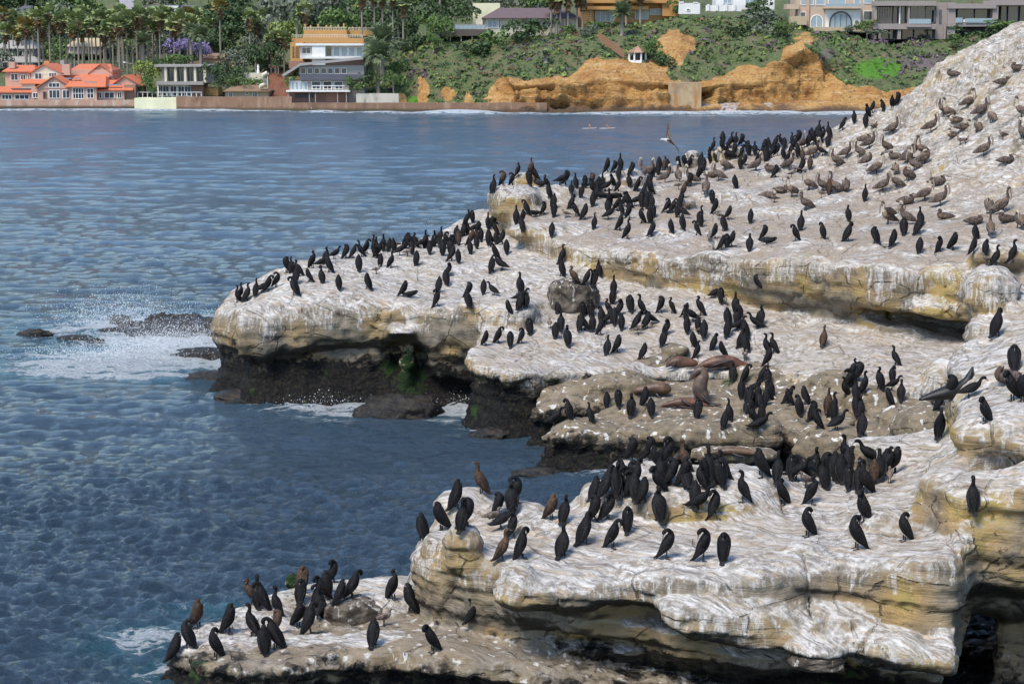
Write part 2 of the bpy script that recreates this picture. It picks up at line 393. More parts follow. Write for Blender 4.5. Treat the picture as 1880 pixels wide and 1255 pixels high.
slab = Terrace(
    [(900, 372, 6.4), (925, 425, 5.6), (960, 440, 5.6), (1010, 452, 5.4), (1080, 466, 5.3), (1160, 478, 5.2), (1240, 490, 5.1), (1320, 500, 5.0), (1380, 520, 4.8), (1450, 530, 4.7), (1530, 535, 4.8), (1620, 550, 4.7), (1700, 560, 4.6),
     (1790, 590, 4.3), (1850, 640, 3.8), (1900, 680, 3.4), (24, 56), (40, 56), (40, 112), (28, 112), (20, 108), (1300, 292, 7.7), (1200, 312, 7.5), (1090, 330, 7.3), (960, 345, 7.2)],
    [(910, 350, 89.5), (1000, 345, 92), (1060, 360, 91), (950, 405, 86), (1010, 432, 83.3), (1100, 438, 82.2), (1180, 433, 81.6), (1290, 452, 79), (1400, 455, 77), (1500, 442, 75.5), (1600, 445, 73.3), (1700, 458, 71.5), (1780, 485, 69.5),
     (1100, 380, 88), (1200, 400, 86), (1400, 400, 84), (1400, 340, 92), (1600, 380, 84), (1750, 400, 78), (1880, 400, 74), (1880, 470, 69.5), (1850, 560, 66.5), (1880, 600, 65), (1700, 300, 88), (1880, 300, 82), (1880, 200, 86), (1780, 200, 92),
     (1880, 120, 90), (1100, 332, 98), (1200, 315, 99), (1290, 298, 102), (1400, 282, 103), (1520, 255, 104), (1600, 208, 101), (1690, 172, 99), (1715, 120, 98), (1800, 80, 97), (1880, 45, 95), (1200, 350, 93), (1550, 310, 94), (1650, 230, 96)],
    slabprof, k=.32, warp=.3, seed=17, hump=.12, tide=0.5, lip=.85, dirt=1.0, raw=[(36, 90, 18), (36, 70, 12), (34, 105, 16), (22, 110, 8)])
def LP(u, v, y, r, rot=(0, 0, 0), **k):
    if v > 700 and u > 700 or y < 60: k.setdefault('tide', .5)
    p = ony(u, v, y)
    if r[2] < .5 and not k.get('sub'): p.z -= .35*r[2]
    if not k.get('sub'): k.setdefault('k', .3)
    return Lump(tuple(p), r, rot, **k)
lumpsB = [
    LP(740, 606, 75.2, (.55, .5, .16)), LP(795, 690, 75.5, (.5, .6, .3)), LP(860, 560, 75.3, (.45, .5, .3)),
    LP(745, 665, 75.0, (.95, 1.3, .75), sub=True, k=.2), LP(748, 668, 75.7, (.30, .4, .9)), LP(830, 715, 75.2, (1.0, .7, .35), (0, 10, 0), sub=True, k=.5), LP(610, 655, 75.2, (2.0, .6, .35), (0, -8, 0), sub=True, k=.3),
    LP(945, 372, 88.5, (1.2, 1.6, .8)), LP(1020, 372, 90, (1.3, 1.6, .75)), LP(965, 335, 91, (.6, .7, .5)), LP(1145, 335, 94, (1.3, 1.2, .55)), LP(1010, 420, 84, (1.8, 1.0, .35)),
    LP(1400, 470, 77, (2.2, .7, .4), (0, 3, -9)), LP(1340, 512, 77.2, (1.0, .7, .35)), LP(950, 583, 75.2, (.9, 1.2, .7)), LP(1230, 425, 82, (.8, .8, .25)),
    LP(1250, 372, 87, (.6, .5, .2)), LP(1335, 355, 90, (1.1, .6, .2)), LP(1380, 368, 88, (.6, .5, .25)), LP(1525, 368, 87, (.45, .4, .25)), LP(1550, 372, 86, (.6, .4, .2)), LP(1440, 385, 85, (.9, .6, .15)),
    LP(1335, 285, 100, (.9, .8, .5)), LP(1270, 297, 100, (.5, .5, .5)),
    LP(1820, 545, 67.2, (.9, 1.0, 1.1)), LP(1845, 470, 69, (1.2, .9, .5)), LP(1815, 612, 66, (.8, .9, .55)), LP(1850, 665, 64.5, (1.1, 1.2, .6)), LP(1750, 705, 65.5, (1.0, .9, .9)), LP(1730, 570, 70.2, (1.3, 1.2, .5)),
    LP(1700, 590, 70.8, (3.0, 1.6, .35), (0, 4, -12), sub=True, k=.2), LP(1750, 600, 70.0, (1.5, 1.8, .4), (0, 6, -12), sub=True, k=.2),
    LP(1310, 500, 78.6, (.12, 1.2, 1.5), (8, 5, 0), sub=True, k=.1), LP(1520, 520, 75, (.1, 1.0, 2), (5, 4, 0), sub=True, k=.1), LP(1625, 520, 73, (.08, .8, 1.5), (5, -4, 0), sub=True, k=.1)]
carve('shore_rock', [head, shelf, slab], lumpsB, (-13.5, 56, -1.2), (31, 108, 17), .14, ROCK, amp=(.13, .06, .02), strata=.05)
# --- brown boulders and slabs in the gully
chprof = [(-2, .3), (-.2, .2), (.2, -.1), (.6, -.22), (.95, -.05), (1.3, 0), (9, 0)]
c1 = Terrace([(972, 768, .9), (1010, 780, .7), (1100, 770, .8), (1230, 762, 1.0), (1400, 760, 1.2), (1500, 770, 1.2), (10, 71), (1.5, 70.5), (975, 740, 1.2)],
             [(990, 742, 68.2), (1050, 718, 69), (1120, 700, 69.5), (1200, 715, 69), (1300, 722, 68.5), (1400, 715, 68), (1500, 720, 67.5), (1250, 690, 70)], chprof, k=.4, warp=.3, seed=31, kindv=1, tide=1.1)
c2 = Terrace([(985, 820, .7), (1040, 828, .7), (1150, 820, .8), (1250, 815, .9), (1400, 835, .7), (1500, 850, .6), (1620, 850, .8), (1690, 835, 1.0), (1700, 760, 1.8), (11, 68), (4, 67.5), (1030, 775, 1.3)],
             [(1010, 795, 63.8), (1100, 780, 64.2), (1200, 770, 64.5), (1320, 775, 64), (1180, 745, 66.3), (1300, 740, 66.3), (1450, 760, 64.5), (1450, 715, 67), (1600, 730, 65), (1600, 780, 62.7), (1680, 745, 63), (1400, 790, 63)],
             chprof, k=.4, warp=.3, seed=37, kindv=1, tide=.85)
lumpsC = [LP(1140, 705, 69, (1.0, .8, .45), kindv=1), LP(1190, 668, 71, (.9, .7, .3), kindv=1), LP(1090, 705, 69.2, (1.4, .6, .3), (0, -12, 8), kindv=1), LP(1155, 752, 65.6, (.7, .5, .3), kindv=1), LP(1395, 800, 62.5, (.8, .8, .6), kindv=1), LP(1530, 825, 60.5, (1.15, 1.0, .75), kindv=1), LP(1370, 690, 70, (.9, .8, .5), kindv=1),
          LP(1440, 690, 69, (1.2, .9, .4), kindv=1), LP(1540, 710, 67, (1.1, .9, .5), kindv=1), LP(1600, 745, 64.5, (1.0, .9, .6), kindv=1), LP(1660, 790, 62, (.9, .9, .8), kindv=1), LP(1300, 800, 62.4, (1.3, .8, .5), kindv=1),
          LP(1240, 640, 71.5, (.5, .5, .2), kindv=1), LP(1480, 760, 64.6, (.9, .8, .35), kindv=1), LP(1400, 745, 66, (.9, .6, .25), kindv=1), LP(1350, 830, 60.5, (1.4, .5, .25), kindv=1), LP(1700, 815, 60, (1.1, 1.2, 1.2), kindv=1),
          LP(1330, 765, 64.5, (.07, 1.5, .5), (0, 0, 35), sub=True, k=.1), LP(1560, 800, 62.5, (.08, 1.5, .8), (0, 0, -25), sub=True, k=.1), LP(1430, 800, 63, (.12, 1.4, .8), (0, 0, 10), sub=True, k=.1)]
carve('gully_rock', [c1, c2], lumpsC, (-.5, 58, -1), (16, 73, 4.2), .10, ROCK, amp=(.10, .06, .03), strata=.04)
# --- the foreground: low ledge on the left, the white plateau and its shoulder on the right
ledgeprof = [(-2, .1), (-.1, .1), (.1, -.3), (.45, -.35), (.7, 0), (9, 0)]
low = Terrace([(300, 1215, .4), (345, 1240, .6), (430, 1245, .7), (520, 1240, .7), (620, 1230, .7), (700, 1215, .8), (780, 1225, .8), (900, 1240, .8), (1050, 1262, .8), (1300, 1310, .8), (12, 35), (12, 47), (820, 1050, 1.0), (740, 1058, .7), (640, 1090, .4), (540, 1105, .4), (440, 1135, .3), (350, 1165, .2), (310, 1190, .2)],
              [(330, 1195, 42.6), (420, 1190, 42), (560, 1180, 42.2), (700, 1165, 42), (820, 1180, 41), (950, 1205, 40), (450, 1120, 45), (560, 1090, 46.5), (700, 1070, 47), (640, 1130, 44.5), (760, 1120, 44)],
              ledgeprof, k=.5, warp=.2, wf=.7, seed=51, hump=.08, tide=.6, kindv=.8, dirt=.6, raw=[(2.5, 39, .45), (5, 38.5, .15), (8, 38.5, .05), (11, 40, .05), (6, 43, .1)])
fprof = [(-2, -1.3), (.5, -1.25), (.8, -.75), (1.1, -.3), (1.6, -.12), (2.2, -.05), (2.8, -.02), (20, 0)]
plat = Terrace([(745, 1062, 2.0), (790, 1100, 1.7), (860, 1120, 1.7), (950, 1150, 1.6), (1040, 1150, 1.7), (1120, 1140, 1.8), (1230, 1150, 1.8), (1380, 1165, 1.8), (1500, 1170, 1.8), (1650, 1175, 1.9), (1740, 1165, 2.1), (9.6, 39.75),
                (10.9, 44), (12, 48), (8.5, 48.5), (1640, 850, 4.0), (1500, 838, 4.1), (1330, 835, 4.1), (1180, 850, 3.9), (1080, 905, 3.4), (1000, 955, 3.0), (900, 965, 2.9), (850, 950, 3.0), (800, 970, 2.8), (755, 1020, 2.3)],
               [(770, 1020, 42.5), (800, 985, 43.3), (900, 1000, 42.3), (950, 1015, 41.5), (860, 1060, 40.9), (1000, 1040, 41), (1100, 1020, 41), (1200, 1030, 40.5), (1350, 1030, 40.2), (1500, 1020, 40.0), (1620, 1010, 39.8),
                (1000, 960, 43.5), (1100, 930, 44), (1180, 870, 46), (1300, 850, 46.6), (1500, 850, 46.4), (1640, 860, 46), (1250, 950, 43.5), (1450, 940, 43.3), (1600, 930, 43), (1700, 900, 43.5), (1690, 980, 40.8), (1750, 960, 40.5), (1800, 900, 41), (1740, 860, 43.5)],
               fprof, k=.4, warp=.28, wf=.6, seed=61, hump=.10, tide=1.0, lip=.5)
shoulder = Terrace([(8.75, 41.2), (8.95, 39.9), (9.3, 39.55), (9.9, 39.6), (10.4, 39.35), (11.2, 39.45), (14, 39.2), (14, 49), (11, 49), (1740, 770, 5.3), (1700, 815, 5.0)],
                   [(1750, 905, 39.8), (1850, 885, 39.7), (1740, 866, 40.9), (1850, 858, 40.7), (1720, 815, 44), (1750, 775, 44.5), (1820, 755, 44), (1880, 715, 44.5), (1880, 790, 42.3), (1800, 800, 42.8), (1750, 840, 43.2)],
                   [(-2, -1.8), (1.6, -1.7), (2.0, -.8), (2.4, -.2), (2.9, 0), (3.6, .10), (4.0, -.02), (4.3, -.14), (4.7, -.02), (5, 0), (20, 0)], k=.5, warp=.2, wf=.7, seed=71, tide=.5, lip=.55, raw=[(13, 46, 7)])
lumpsF = [
    LP(862, 918, 45.5, (.62, .6, .42)), LP(840, 930, 45.0, (.5, .5, .4)), LP(965, 945, 44.5, (.55, .6, .38)), LP(900, 945, 44.8, (.7, .5, .3)), LP(1030, 962, 43, (.9, .5, .2)), LP(1120, 905, 44.4, (.7, .7, .4)), LP(1170, 870, 45.4, (.7, .8, .45)), LP(1330, 874, 44.8, (1.3, .8, .3), k=.5),
    LP(1270, 912, 43.6, (1.2, .8, .28), k=.5), LP(850, 1005, 41.9, (.42, .5, .5)), LP(810, 990, 42.6, (.42, .4, .25)), LP(955, 1055, 40.3, (.46, .45, .42), (0, 30, 0), pw=1.6), LP(960, 1090, 40.2, (.5, .4, .2)), LP(1035, 1078, 40.2, (.48, .4, .2), (0, 12, 0)), LP(1140, 1070, 40.2, (1.0, .5, .28), (0, -5, 0)),
    LP(1340, 1055, 39.7, (1.35, .65, .28), (0, 0, 0)), LP(1345, 1122, 39.2, (1.5, .7, .42), (0, 3, 0)), LP(1525, 1133, 39.1, (.36, .4, .22), (0, 12, 0), pw=5), LP(1570, 1135, 39.1, (.3, .4, .2), (0, 8, 0), pw=4), LP(1600, 1172, 38.8, (.52, .5, .27), (0, 8, 0)), LP(1470, 1160, 39, (.5, .4, .2)),
    LP(1620, 950, 41.6, (.6, .6, .3)), LP(1475, 1005, 40.2, (.3, .3, .22)), LP(1700, 1090, 39.3, (.75, .6, .7)), LP(1780, 1160, 38.6, (.7, .7, .3)), LP(1500, 1190, 38.5, (.5, .5, .22)), LP(1700, 1200, 38.2, (.8, .6, .2), (0, 10, 0)), LP(1380, 1190, 38.8, (.3, .3, .14)),
    LP(1640, 1180, 38.2, (.4, .4, .2)), LP(1780, 1190, 38.3, (.6, .6, .35)), LP(1850, 860, 41.2, (.9, .5, .35), (0, 8, 0), sub=True, k=.3), LP(1840, 775, 42.3, (1.1, .9, .35), (0, -14, 0)), LP(1855, 1180, 38.5, (1.2, 2.0, .9), sub=True, k=.3),
    LP(1738, 1080, 39.3, (.05, .6, 1.4), (0, 3, 0), sub=True, k=.08), LP(1480, 1080, 39.5, (.03, .5, .6), (0, -4, 0), sub=True, k=.08), LP(1025, 1130, 40, (.03, .5, .5), (0, 0, 0), sub=True, k=.08), LP(1190, 1140, 39.8, (.9, .8, .3), (0, 5, 0), sub=True, k=.2),
    LP(1000, 1185, 40.2, (2.4, .9, .22), (0, 4, 0), sub=True, k=.2), LP(1400, 1215, 38.6, (3.6, 1.2, .25), (0, 3, 0), sub=True, k=.15),
    LP(650, 1120, 44, (.7, .5, .35)), LP(690, 1112, 43.8, (.6, .45, .33)), LP(790, 1075, 44.2, (.55, .6, .5)), LP(400, 1160, 43.3, (.6, .5, .22)), LP(350, 1195, 42.3, (.5, .5, .2)), LP(480, 1125, 44.6, (.5, .4, .2)), LP(550, 1100, 45.6, (.6, .5, .2)), LP(600, 1085, 46.5, (.5, .5, .2)),
    LP(730, 1080, 46.5, (.8, .6, .25)), LP(540, 1060, 47.5, (.22, .2, .25), pw=1.6), LP(470, 1190, 42.2, (.7, .4, .2)), LP(520, 1150, 43.5, (.4, .3, .15)), LP(440, 1200, 41.8, (.5, .4, .2)), LP(590, 1195, 41.9, (.9, .6, .25)), LP(700, 1185, 41.6, (.7, .6, .22))]
carve('foreground_rock', [low, plat, shoulder], lumpsF, (-8.5, 36, -1), (13.2, 50, 7.6), .066, ROCK, amp=(.07, .05, .015), strata=.035, bite=.55)
# ------------------------------------------------------------------ the sea
FOAM = [  # photo u, v, half widths in metres (x, y), strength
    (300, 655, 6.0, 3.2, 1.0), (200, 670, 4.5, 2.6, 1.0), (150, 668, 5, 1.2, .9), (370, 640, 3, 1.5, 1.0), (260, 690, 4, 1.0, .8), (110, 680, 3.5, 2.0, .75), (340, 620, 6.5, 4.0, .85), (240, 600, 5.5, 4.0, .7), (420, 660, 4.0, 3.0, .9), (340, 590, 6, 3.0, .7), (440, 645, 2.5, 5.0, .8),
    (600, 738, 3.2, 2.0, 1.0), (620, 745, 1.5, 3.0, .9), (845, 748, 1.5, 2.4, 1.1), (930, 790, 1.8, 1.1, .8), (560, 745, 2, 1.2, .9), (1120, 862, 1.8, 1.2, .75), (980, 800, 1, .8, .7), (1650, 850, 2, 1.5, .9), (480, 720, 1.4, 1.4, .6),
    (300, 1170, 1.4, 1.0, .85), (250, 1185, 1.2, .8, .6), (300, 1230, .8, .9, .6), (400, 1118, 1.5, .5, .6), (860, 760, 1.2, 1.0, .8), (500, 590, 3, 3, .3),
    (840, 208, 14, 5, 1.2), (590, 206, 8, 4, .9), (700, 207, 14, 3, .8), (930, 208, 20, 3, .7), (1220, 209, 26, 5, 1.0), (1150, 209, 24, 4, .9), (1360, 208, 20, 6, 1.0), (1450, 207, 13, 8, 1.3), (1560, 209, 20, 6, 1.0), (200, 202, 40, 4, .8), (350, 203, 30, 4, .8), (480, 204, 20, 3, .7), (60, 202, 30, 4, .7), (1300, 213, 22, 2.5, .6), (1050, 210, 24, 3, .6)]
def sea():
    ys = [30.0]
    while ys[-1] < 470: ys.append(ys[-1]*(1.0024 if ys[-1] < 62 else 1.0034))
    ys = np.array(ys); nx = 620
    t = np.linspace(-1, 1, nx)
    X = ys[:, None]*.30*t[None, :]+(t[None, :]*4); Y = np.repeat(ys[:, None], nx, 1)
    rnd = np.random.RandomState(4)
    Z = np.zeros_like(X); DX = np.zeros_like(X); DY = np.zeros_like(X)
    px = .6*X[:, 1:2]-.6*X[:, 0:1]; res = np.maximum(ys*np.where(ys < 62, .0024, .0034), ys*.6/nx)[:, None]
    for i in range(96):
        L = 7.0*(.962**i); k = 2*math.pi/L
        a = R(255)+rnd.normal(0, .35 if i < 30 else .6)           # waves run towards the camera, a little to its left
        kx, ky = k*math.cos(a), k*math.sin(a); A = (.135 if L < .6 else .062 if L < 1.2 else .036 if L < 2.0 else .018)/k*rnd.uniform(.6, 1.3)
        fade = np.clip((L/res-1.8)/2, 0, 1)*1.0
        gust = .8+.6*vnoise(X*.16+i, Y*.07, 0*X, 90+i % 5)
        ph = kx*X+ky*Y+rnd.uniform(0, 6.28)
        Z += A*fade*gust*np.cos(ph); DX -= A*fade*gust*.85*math.cos(a)*np.sin(ph); DY -= A*fade*gust*.85*math.sin(a)*np.sin(ph)
    foam = np.zeros_like(X); turq = np.zeros_like(X)
    for (u, v, rx, ry, s) in FOAM:
        c = onz(u, v, 0); g = np.exp(-(((X-c.x)/rx)**2+((Y-c.y)/ry)**2)*1.4)
        foam = np.maximum(foam, s*g*(1.22 if v < 740 and v > 400 else 1.0)); turq = np.maximum(turq, (min(1, s) if (Y < 150).any() and c.y < 150 and u < 500 else .25)*np.exp(-(((X-c.x)/(rx*1.15))**2+((Y-c.y)/(ry*1.4))**2)))
    brk = np.maximum(0, foam-.35)*(Y < 150)
    Z += brk*(.5*np.abs(fbm(X*.35, Y*.45, 0*X, 3, 5))+.12*fbm(X*2.2, Y*2.2, 0*X, 3, 8))
    surf = np.maximum(0, foam-.5)*(Y > 300); Z += surf*1.1
    V = np.stack([X+DX, Y+DY, Z], -1).reshape(-1, 3)
    ny = len(ys); ii = np.arange((ny-1)*nx).reshape(ny-1, nx)[:, :-1].ravel()
    Q = np.stack([ii, ii+1, ii+nx+1, ii+nx], 1)
    N = Nodes('sea_water'); P = N.pos(); fo = N.attr('foam'); tq = N.attr('turq')
    rip = N.math('ADD', N.noise(N.vmul(P, (1.0, 1.3, 1)), 2.2, 8, .72, .25), N.math('MULTIPLY', N.noise(N.vmul(P, (.5, .9, 1)), 1.0, 5, .6), .8))
    rip = N.math('ADD', rip, N.math('MULTIPLY', N.noise(N.vmul(P, (1.0, 1.2, 1)), 7.0, 4, .7), .16))
    big = N.noise(N.vmul(P, (.02, .05, 1)), 1.0, 4, .6)
    base = N.mix(N.ss(big, .35, .65), (.052, .088, .128), (.085, .138, .200))  # tones lightened: part of the sky's reflection is put into the base colour
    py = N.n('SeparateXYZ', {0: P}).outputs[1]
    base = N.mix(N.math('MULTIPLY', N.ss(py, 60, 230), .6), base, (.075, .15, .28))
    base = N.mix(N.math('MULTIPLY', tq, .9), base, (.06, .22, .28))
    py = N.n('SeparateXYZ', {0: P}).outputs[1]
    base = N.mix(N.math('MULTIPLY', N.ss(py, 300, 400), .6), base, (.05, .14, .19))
    fn = N.noise(N.vmul(P, (.55, 1.3, 1)), .9, 8, .74, .9); fn2 = N.noise(P, 9, 5, .7)
    web = N.n('TexVoronoi', {'Vector': N.vadd(P, N.vmul(N.n('TexNoise', {'Vector': P, 'Scale': 1.3}).outputs['Color'], (1.2, 1.2, 0))), 'Scale': 1.7}, feature='DISTANCE_TO_EDGE').outputs['Distance']
    fm = N.math('ADD', fo, N.math('MULTIPLY', N.math('SUBTRACT', fn, .5), 3.4))
    fm = N.math('ADD', fm, N.math('MULTIPLY', N.ss(web, .16, .0), .18))
    fmask = N.math('MULTIPLY', N.ss(fm, .48, .72), N.ss(fo, .05, .25))
    fmask = N.math('MULTIPLY', fmask, N.math('ADD', .55, N.math('MULTIPLY', N.ss(fn2, .35, .6), .45)))
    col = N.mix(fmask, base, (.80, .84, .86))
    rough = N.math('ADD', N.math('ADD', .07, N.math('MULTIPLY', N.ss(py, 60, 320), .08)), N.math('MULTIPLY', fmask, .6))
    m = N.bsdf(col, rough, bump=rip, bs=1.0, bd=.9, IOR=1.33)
    link('sea', mesh_from('sea', V, Q, True, [m], {'foam': foam, 'turq': turq}), kind='structure')
    return m
SEA = sea()
# water beyond the fine sheet, out to the sides
def flat(name, x0, x1, y0, y1, z, m):
    return link(name, mesh_from(name, [(x0, y0, z), (x1, y0, z), (x1, y1, z), (x0, y1, z)], [(0, 1, 2, 3)], False, [m]), kind='structure')
flat('seabed', -700, 700, -100, 480, -2.5, simple('sea_floor', (.01, .02, .03)))
# ------------------------------------------------------------------ the far shore
ST = [
 (-260, [(200, 415), (184, 416), (182, 419), (178, 430), (160, 450), (135, 470), (108, 520), (60, 600), (-75, 860)]),
 (240, [(201, 411), (184, 412), (182, 415), (178, 425), (150, 450), (125, 470), (95, 520), (55, 600), (-75, 860)]),
 (420, [(204, 402), (186, 403), (184, 408), (178, 420), (140, 450), (110, 480), (80, 530), (40, 620), (-75, 860)]),
 (500, [(206, 399), (190, 400), (187, 404), (168, 409), (150, 420), (110, 440), (80, 500), (40, 600), (-75, 860)]),
 (640, [(207, 396), (191, 397), (188, 402), (170, 412), (150, 425), (105, 445), (75, 490), (40, 580), (-75, 860)]),
 (735, [(208, 393), (191, 394), (187, 399), (160, 404), (135, 412), (95, 425), (70, 460), (30, 560), (-75, 860)]),
 (800, [(208, 392), (189, 393), (180, 397), (140, 402), (112, 409), (82, 420), (58, 440), (20, 540), (-75, 860)]),
 (915, [(209, 390), (188, 391), (166, 396), (140, 400), (112, 406), (84, 414), (66, 428), (30, 520), (-75, 860)]),
 (935, [(209, 388), (186, 389), (150, 391), (136, 396), (108, 404), (82, 413), (60, 428), (30, 520), (-75, 860)]),
 (1000, [(209, 388), (186, 389), (148, 391), (134, 397), (105, 404), (78, 413), (58, 428), (30, 520), (-75, 860)]),
 (1100, [(209, 387), (184, 388), (142, 391), (122, 397), (98, 402), (75, 409), (46, 425), (20, 520), (-75, 860)]),
 (1170, [(209, 386), (182, 387), (142, 390), (122, 394), (117, 400), (75, 410), (38, 425), (20, 520), (-75, 860)]),
 (1250, [(209, 385), (184, 386), (147, 388), (140, 392), (105, 400), (68, 405), (28, 425), (10, 520), (-75, 860)]),
 (1330, [(207, 385), (192, 389), (152, 391), (130, 395), (95, 402), (60, 410), (28, 425), (10, 520), (-75, 860)]),
 (1420, [(207, 385), (190, 388), (146, 391), (112, 394), (82, 400), (52, 410), (35, 425), (10, 520), (-75, 860)]),
 (1475, [(206, 384), (186, 388), (130, 391), (78, 394), (66, 400), (60, 410), (54, 425), (10, 520), (-75, 860)]),
 (1545, [(206, 384), (188, 387), (155, 391), (112, 396), (88, 402), (66, 412), (57, 425), (10, 520), (-75, 860)]),
 (1640, [(206, 384), (190, 387), (166, 390), (150, 394), (118, 402), (84, 412), (72, 425), (10, 520), (-75, 860)]),
 (1760, [(206, 384), (190, 387), (166, 390), (150, 394), (115, 402), (80, 412), (60, 425), (10, 520), (-75, 860)]),
 (2200, [(206, 384), (190, 387), (166, 390), (150, 394), (110, 402), (70, 412), (45, 425), (10, 520), (-75, 860)])]
def coast():
    us = np.array([s[0] for s in ST], float); nn = len(ST[0][1])
    Pts = np.array([[tuple(ony(u, v, y)) for v, y in c] for u, c in ST])     # station, node, xyz
    nu = 760; uu = np.linspace(us[0], us[-1], nu)
    sub = [3, 14, 14, 14, 14, 14, 14, 16, 20][:nn-1]; sub = [3]+[14]*6+[24]
    tt = [0.0]
    for i, k in enumerate(sub): tt += [i+(j+1)/k for j in range(k)]
    tt = np.array(tt); G = np.zeros((nu, len(tt), 3))
    for j, t in enumerate(tt):
        a = int(min(t, nn-2)); f = t-a
        for c in range(3):
            n0 = np.interp(uu, us, Pts[:, a, c]); n1 = np.interp(uu, us, Pts[:, a+1, c]); G[:, j, c] = n0*(1-f)+n1*f
    # smooth along the profile, keep waterline
    for _ in range(3): G[:, 1:-1] = G[:, 1:-1]*.5+(G[:, :-2]+G[:, 2:])*.25
    for _ in range(2): G[1:-1] = G[1:-1]*.5+(G[:-2]+G[2:])*.25
    du = np.gradient(G, axis=0); dv = np.gradient(G, axis=1)
    Nn = np.cross(du, dv); Nn /= np.linalg.norm(Nn, axis=2, keepdims=True)
    x, y, z = G[..., 0], G[..., 1], G[..., 2]
    steep = sstep(.80, .45, Nn[..., 2]); T = np.repeat(tt[None], nu, 0); U = np.repeat(uu[:, None], len(tt), 1)
    vo = np.abs(vnoise(x*.22+z*.1, z*.16, y*.1, 61))+np.abs(vnoise(x*.5, z*.45, y*.2, 62))*.5
    rough = -vo*2.2+fbm(x*.09, y*.09, z*.12, 4, 3)*2.6+fbm(x*.35, y*.3, z*.35, 3, 9)*1.1-np.abs(fbm(x*.16, z*.03, y*.02, 3, 15))*3.2
    rough = rough-np.abs(fbm(x*.42+z*.1, z*.12, y*.05, 3, 71))*2.4*steep+((z*.55+.4*fbm(x*.1, z*.2, 0*x, 2, 72)) % 1.0)*1.3*steep
    amp = np.where(T < 6, .35+steep*1.15, .8)*sstep(.15, 1.2, T)
    G = G+Nn*(rough*amp)[..., None]
    veg = 1-steep+fbm(x*.06, y*.06, z*.08, 3, 23)*.9+fbm(x*.3, y*.2, z*.3, 2, 24)*.6+fbm(x*.20, 0*y, z*.05, 3, 29)*1.3
    veg = veg+.45*sstep(2.2, 3.2, T)-.7*sstep(1.6, .9, T)
    def blob(u, v, ru, rv): return np.exp(-(((U-u)/ru)**2+((G[..., 2]-ony(u, v, 400).z)*9/rv)**2))
    # bare stone
    for (u, v, ru, rv, s) in [(1240, 80, 50, 34, 2.6), (1470, 110, 50, 45, 2.2), (1000, 165, 90, 30, 2.2), (1110, 140, 50, 34, 1.8), (1150, 165, 90, 34, 2.2), (1360, 155, 80, 38, 2.0), (1440, 150, 60, 40, 1.8), (1500, 160, 80, 30, 1.6), (775, 160, 12, 24, 1.6), (822, 168, 20, 22, 1.5), (858, 175, 8, 14, 1.2), (930, 165, 24, 24, 1.8), (1200, 130, 20, 20, 1.0), (1600, 175, 60, 14, 1.4), (800, 130, 16, 16, .9), (1000, 80, 30, 14, .7), (730, 180, 12, 12, 1.4), (505, 155, 25, 30, 1.8), (1110, 130, 25, 20, 1.0), (1680, 165, 40, 14, 1.0)]:
        veg = veg-s*blob(u, v, ru, rv)
    for (u, v, ru, rv, s) in [(850, 120, 60, 30, .8), (1040, 125, 60, 22, .8), (1310, 120, 40, 30, 1.2), (1400, 80, 50, 30, 1.3), (1000, 90, 80, 20, .8), (1620, 120, 60, 30, 1.4), (1560, 90, 60, 22, 1.2), (1430, 130, 8, 22, 1.2), (1400, 115, 10, 25, .9), (1550, 130, 24, 26, 1.2), (1720, 110, 70, 30, 1.3), (780, 120, 30, 20, .6), (920, 110, 40, 30, .8)]:
        veg = veg+s*blob(u, v, ru, rv)
    bright = 1.3*blob(1615, 126, 48, 20)+.9*blob(757, 183, 18, 8); purple = 0.72*blob(1690, 112, 70, 30)+blob(1640, 76, 60, 5)+.6*blob(1520, 100, 22, 30)+.5*blob(780, 140, 40, 40)+.4*blob(1050, 118, 60, 30)+.45*blob(960, 95, 50, 25)
    red = 1.6*blob(505, 155, 32, 40)
    V = G.reshape(-1, 3); nt_ = len(tt); ii = (np.arange(nu-1)[:, None]*nt_+np.arange(nt_-1)[None]).ravel()
    Q = np.stack([ii, ii+nt_, ii+nt_+1, ii+1], 1)
    N = Nodes('coast_ground'); P = N.pos(); vg = N.attr('veg')
    n = N.noise(P, .25, 5, .6); nf = N.noise(P, 1.6, 4, .7); ns = N.noise(N.vmul(P, (.25, .25, 2.2)), 1.0, 5, .7)
    rock = N.mix(N.ss(n, .35, .65), (.62, .36, .12), (.46, .22, .06)); rock = N.mix(N.ss(ns, .5, .72), rock, (.68, .48, .25))
    rock = N.mix(N.math('MULTIPLY', N.ss(nf, .55, .68), .8), rock, (.20, .10, .04))
    rock = N.mix(N.math('MULTIPLY', N.ss(N.noise(N.vmul(P, (.8, .3, .18)), 1.0, 5, .7), .54, .66), .6), rock, (.24, .12, .05))  # upright dark bands: shade of the gullies painted into the rock colour
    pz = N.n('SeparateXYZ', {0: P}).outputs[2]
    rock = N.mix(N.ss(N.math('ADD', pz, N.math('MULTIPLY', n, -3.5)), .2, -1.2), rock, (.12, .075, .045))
    vc = N.n('TexVoronoi', {'Vector': N.vadd(N.vmul(P, (.35, .2, .5)), N.vmul(N.n('TexNoise', {'Vector': P, 'Scale': .3, 'Detail': 4}).outputs['Color'], (2.6, 2.6, 2.6))), 'Scale': 1.0}, feature='DISTANCE_TO_EDGE').outputs['Distance']
    rock = N.mix(N.math('MULTIPLY', N.math('MULTIPLY', N.ss(vc, .07, .0), N.ss(nf, .4, .6)), .5), rock, (.12, .06, .03))
    rock = N.mix(N.ss(N.attr('red'), .3, .8), rock, (.27, .11, .06))
    grn = N.mix(N.ss(nf, .35, .6), (.07, .11, .038), (.16, .19, .07)); grn = N.mix(N.ss(n, .5, .7), grn, (.22, .17, .10))
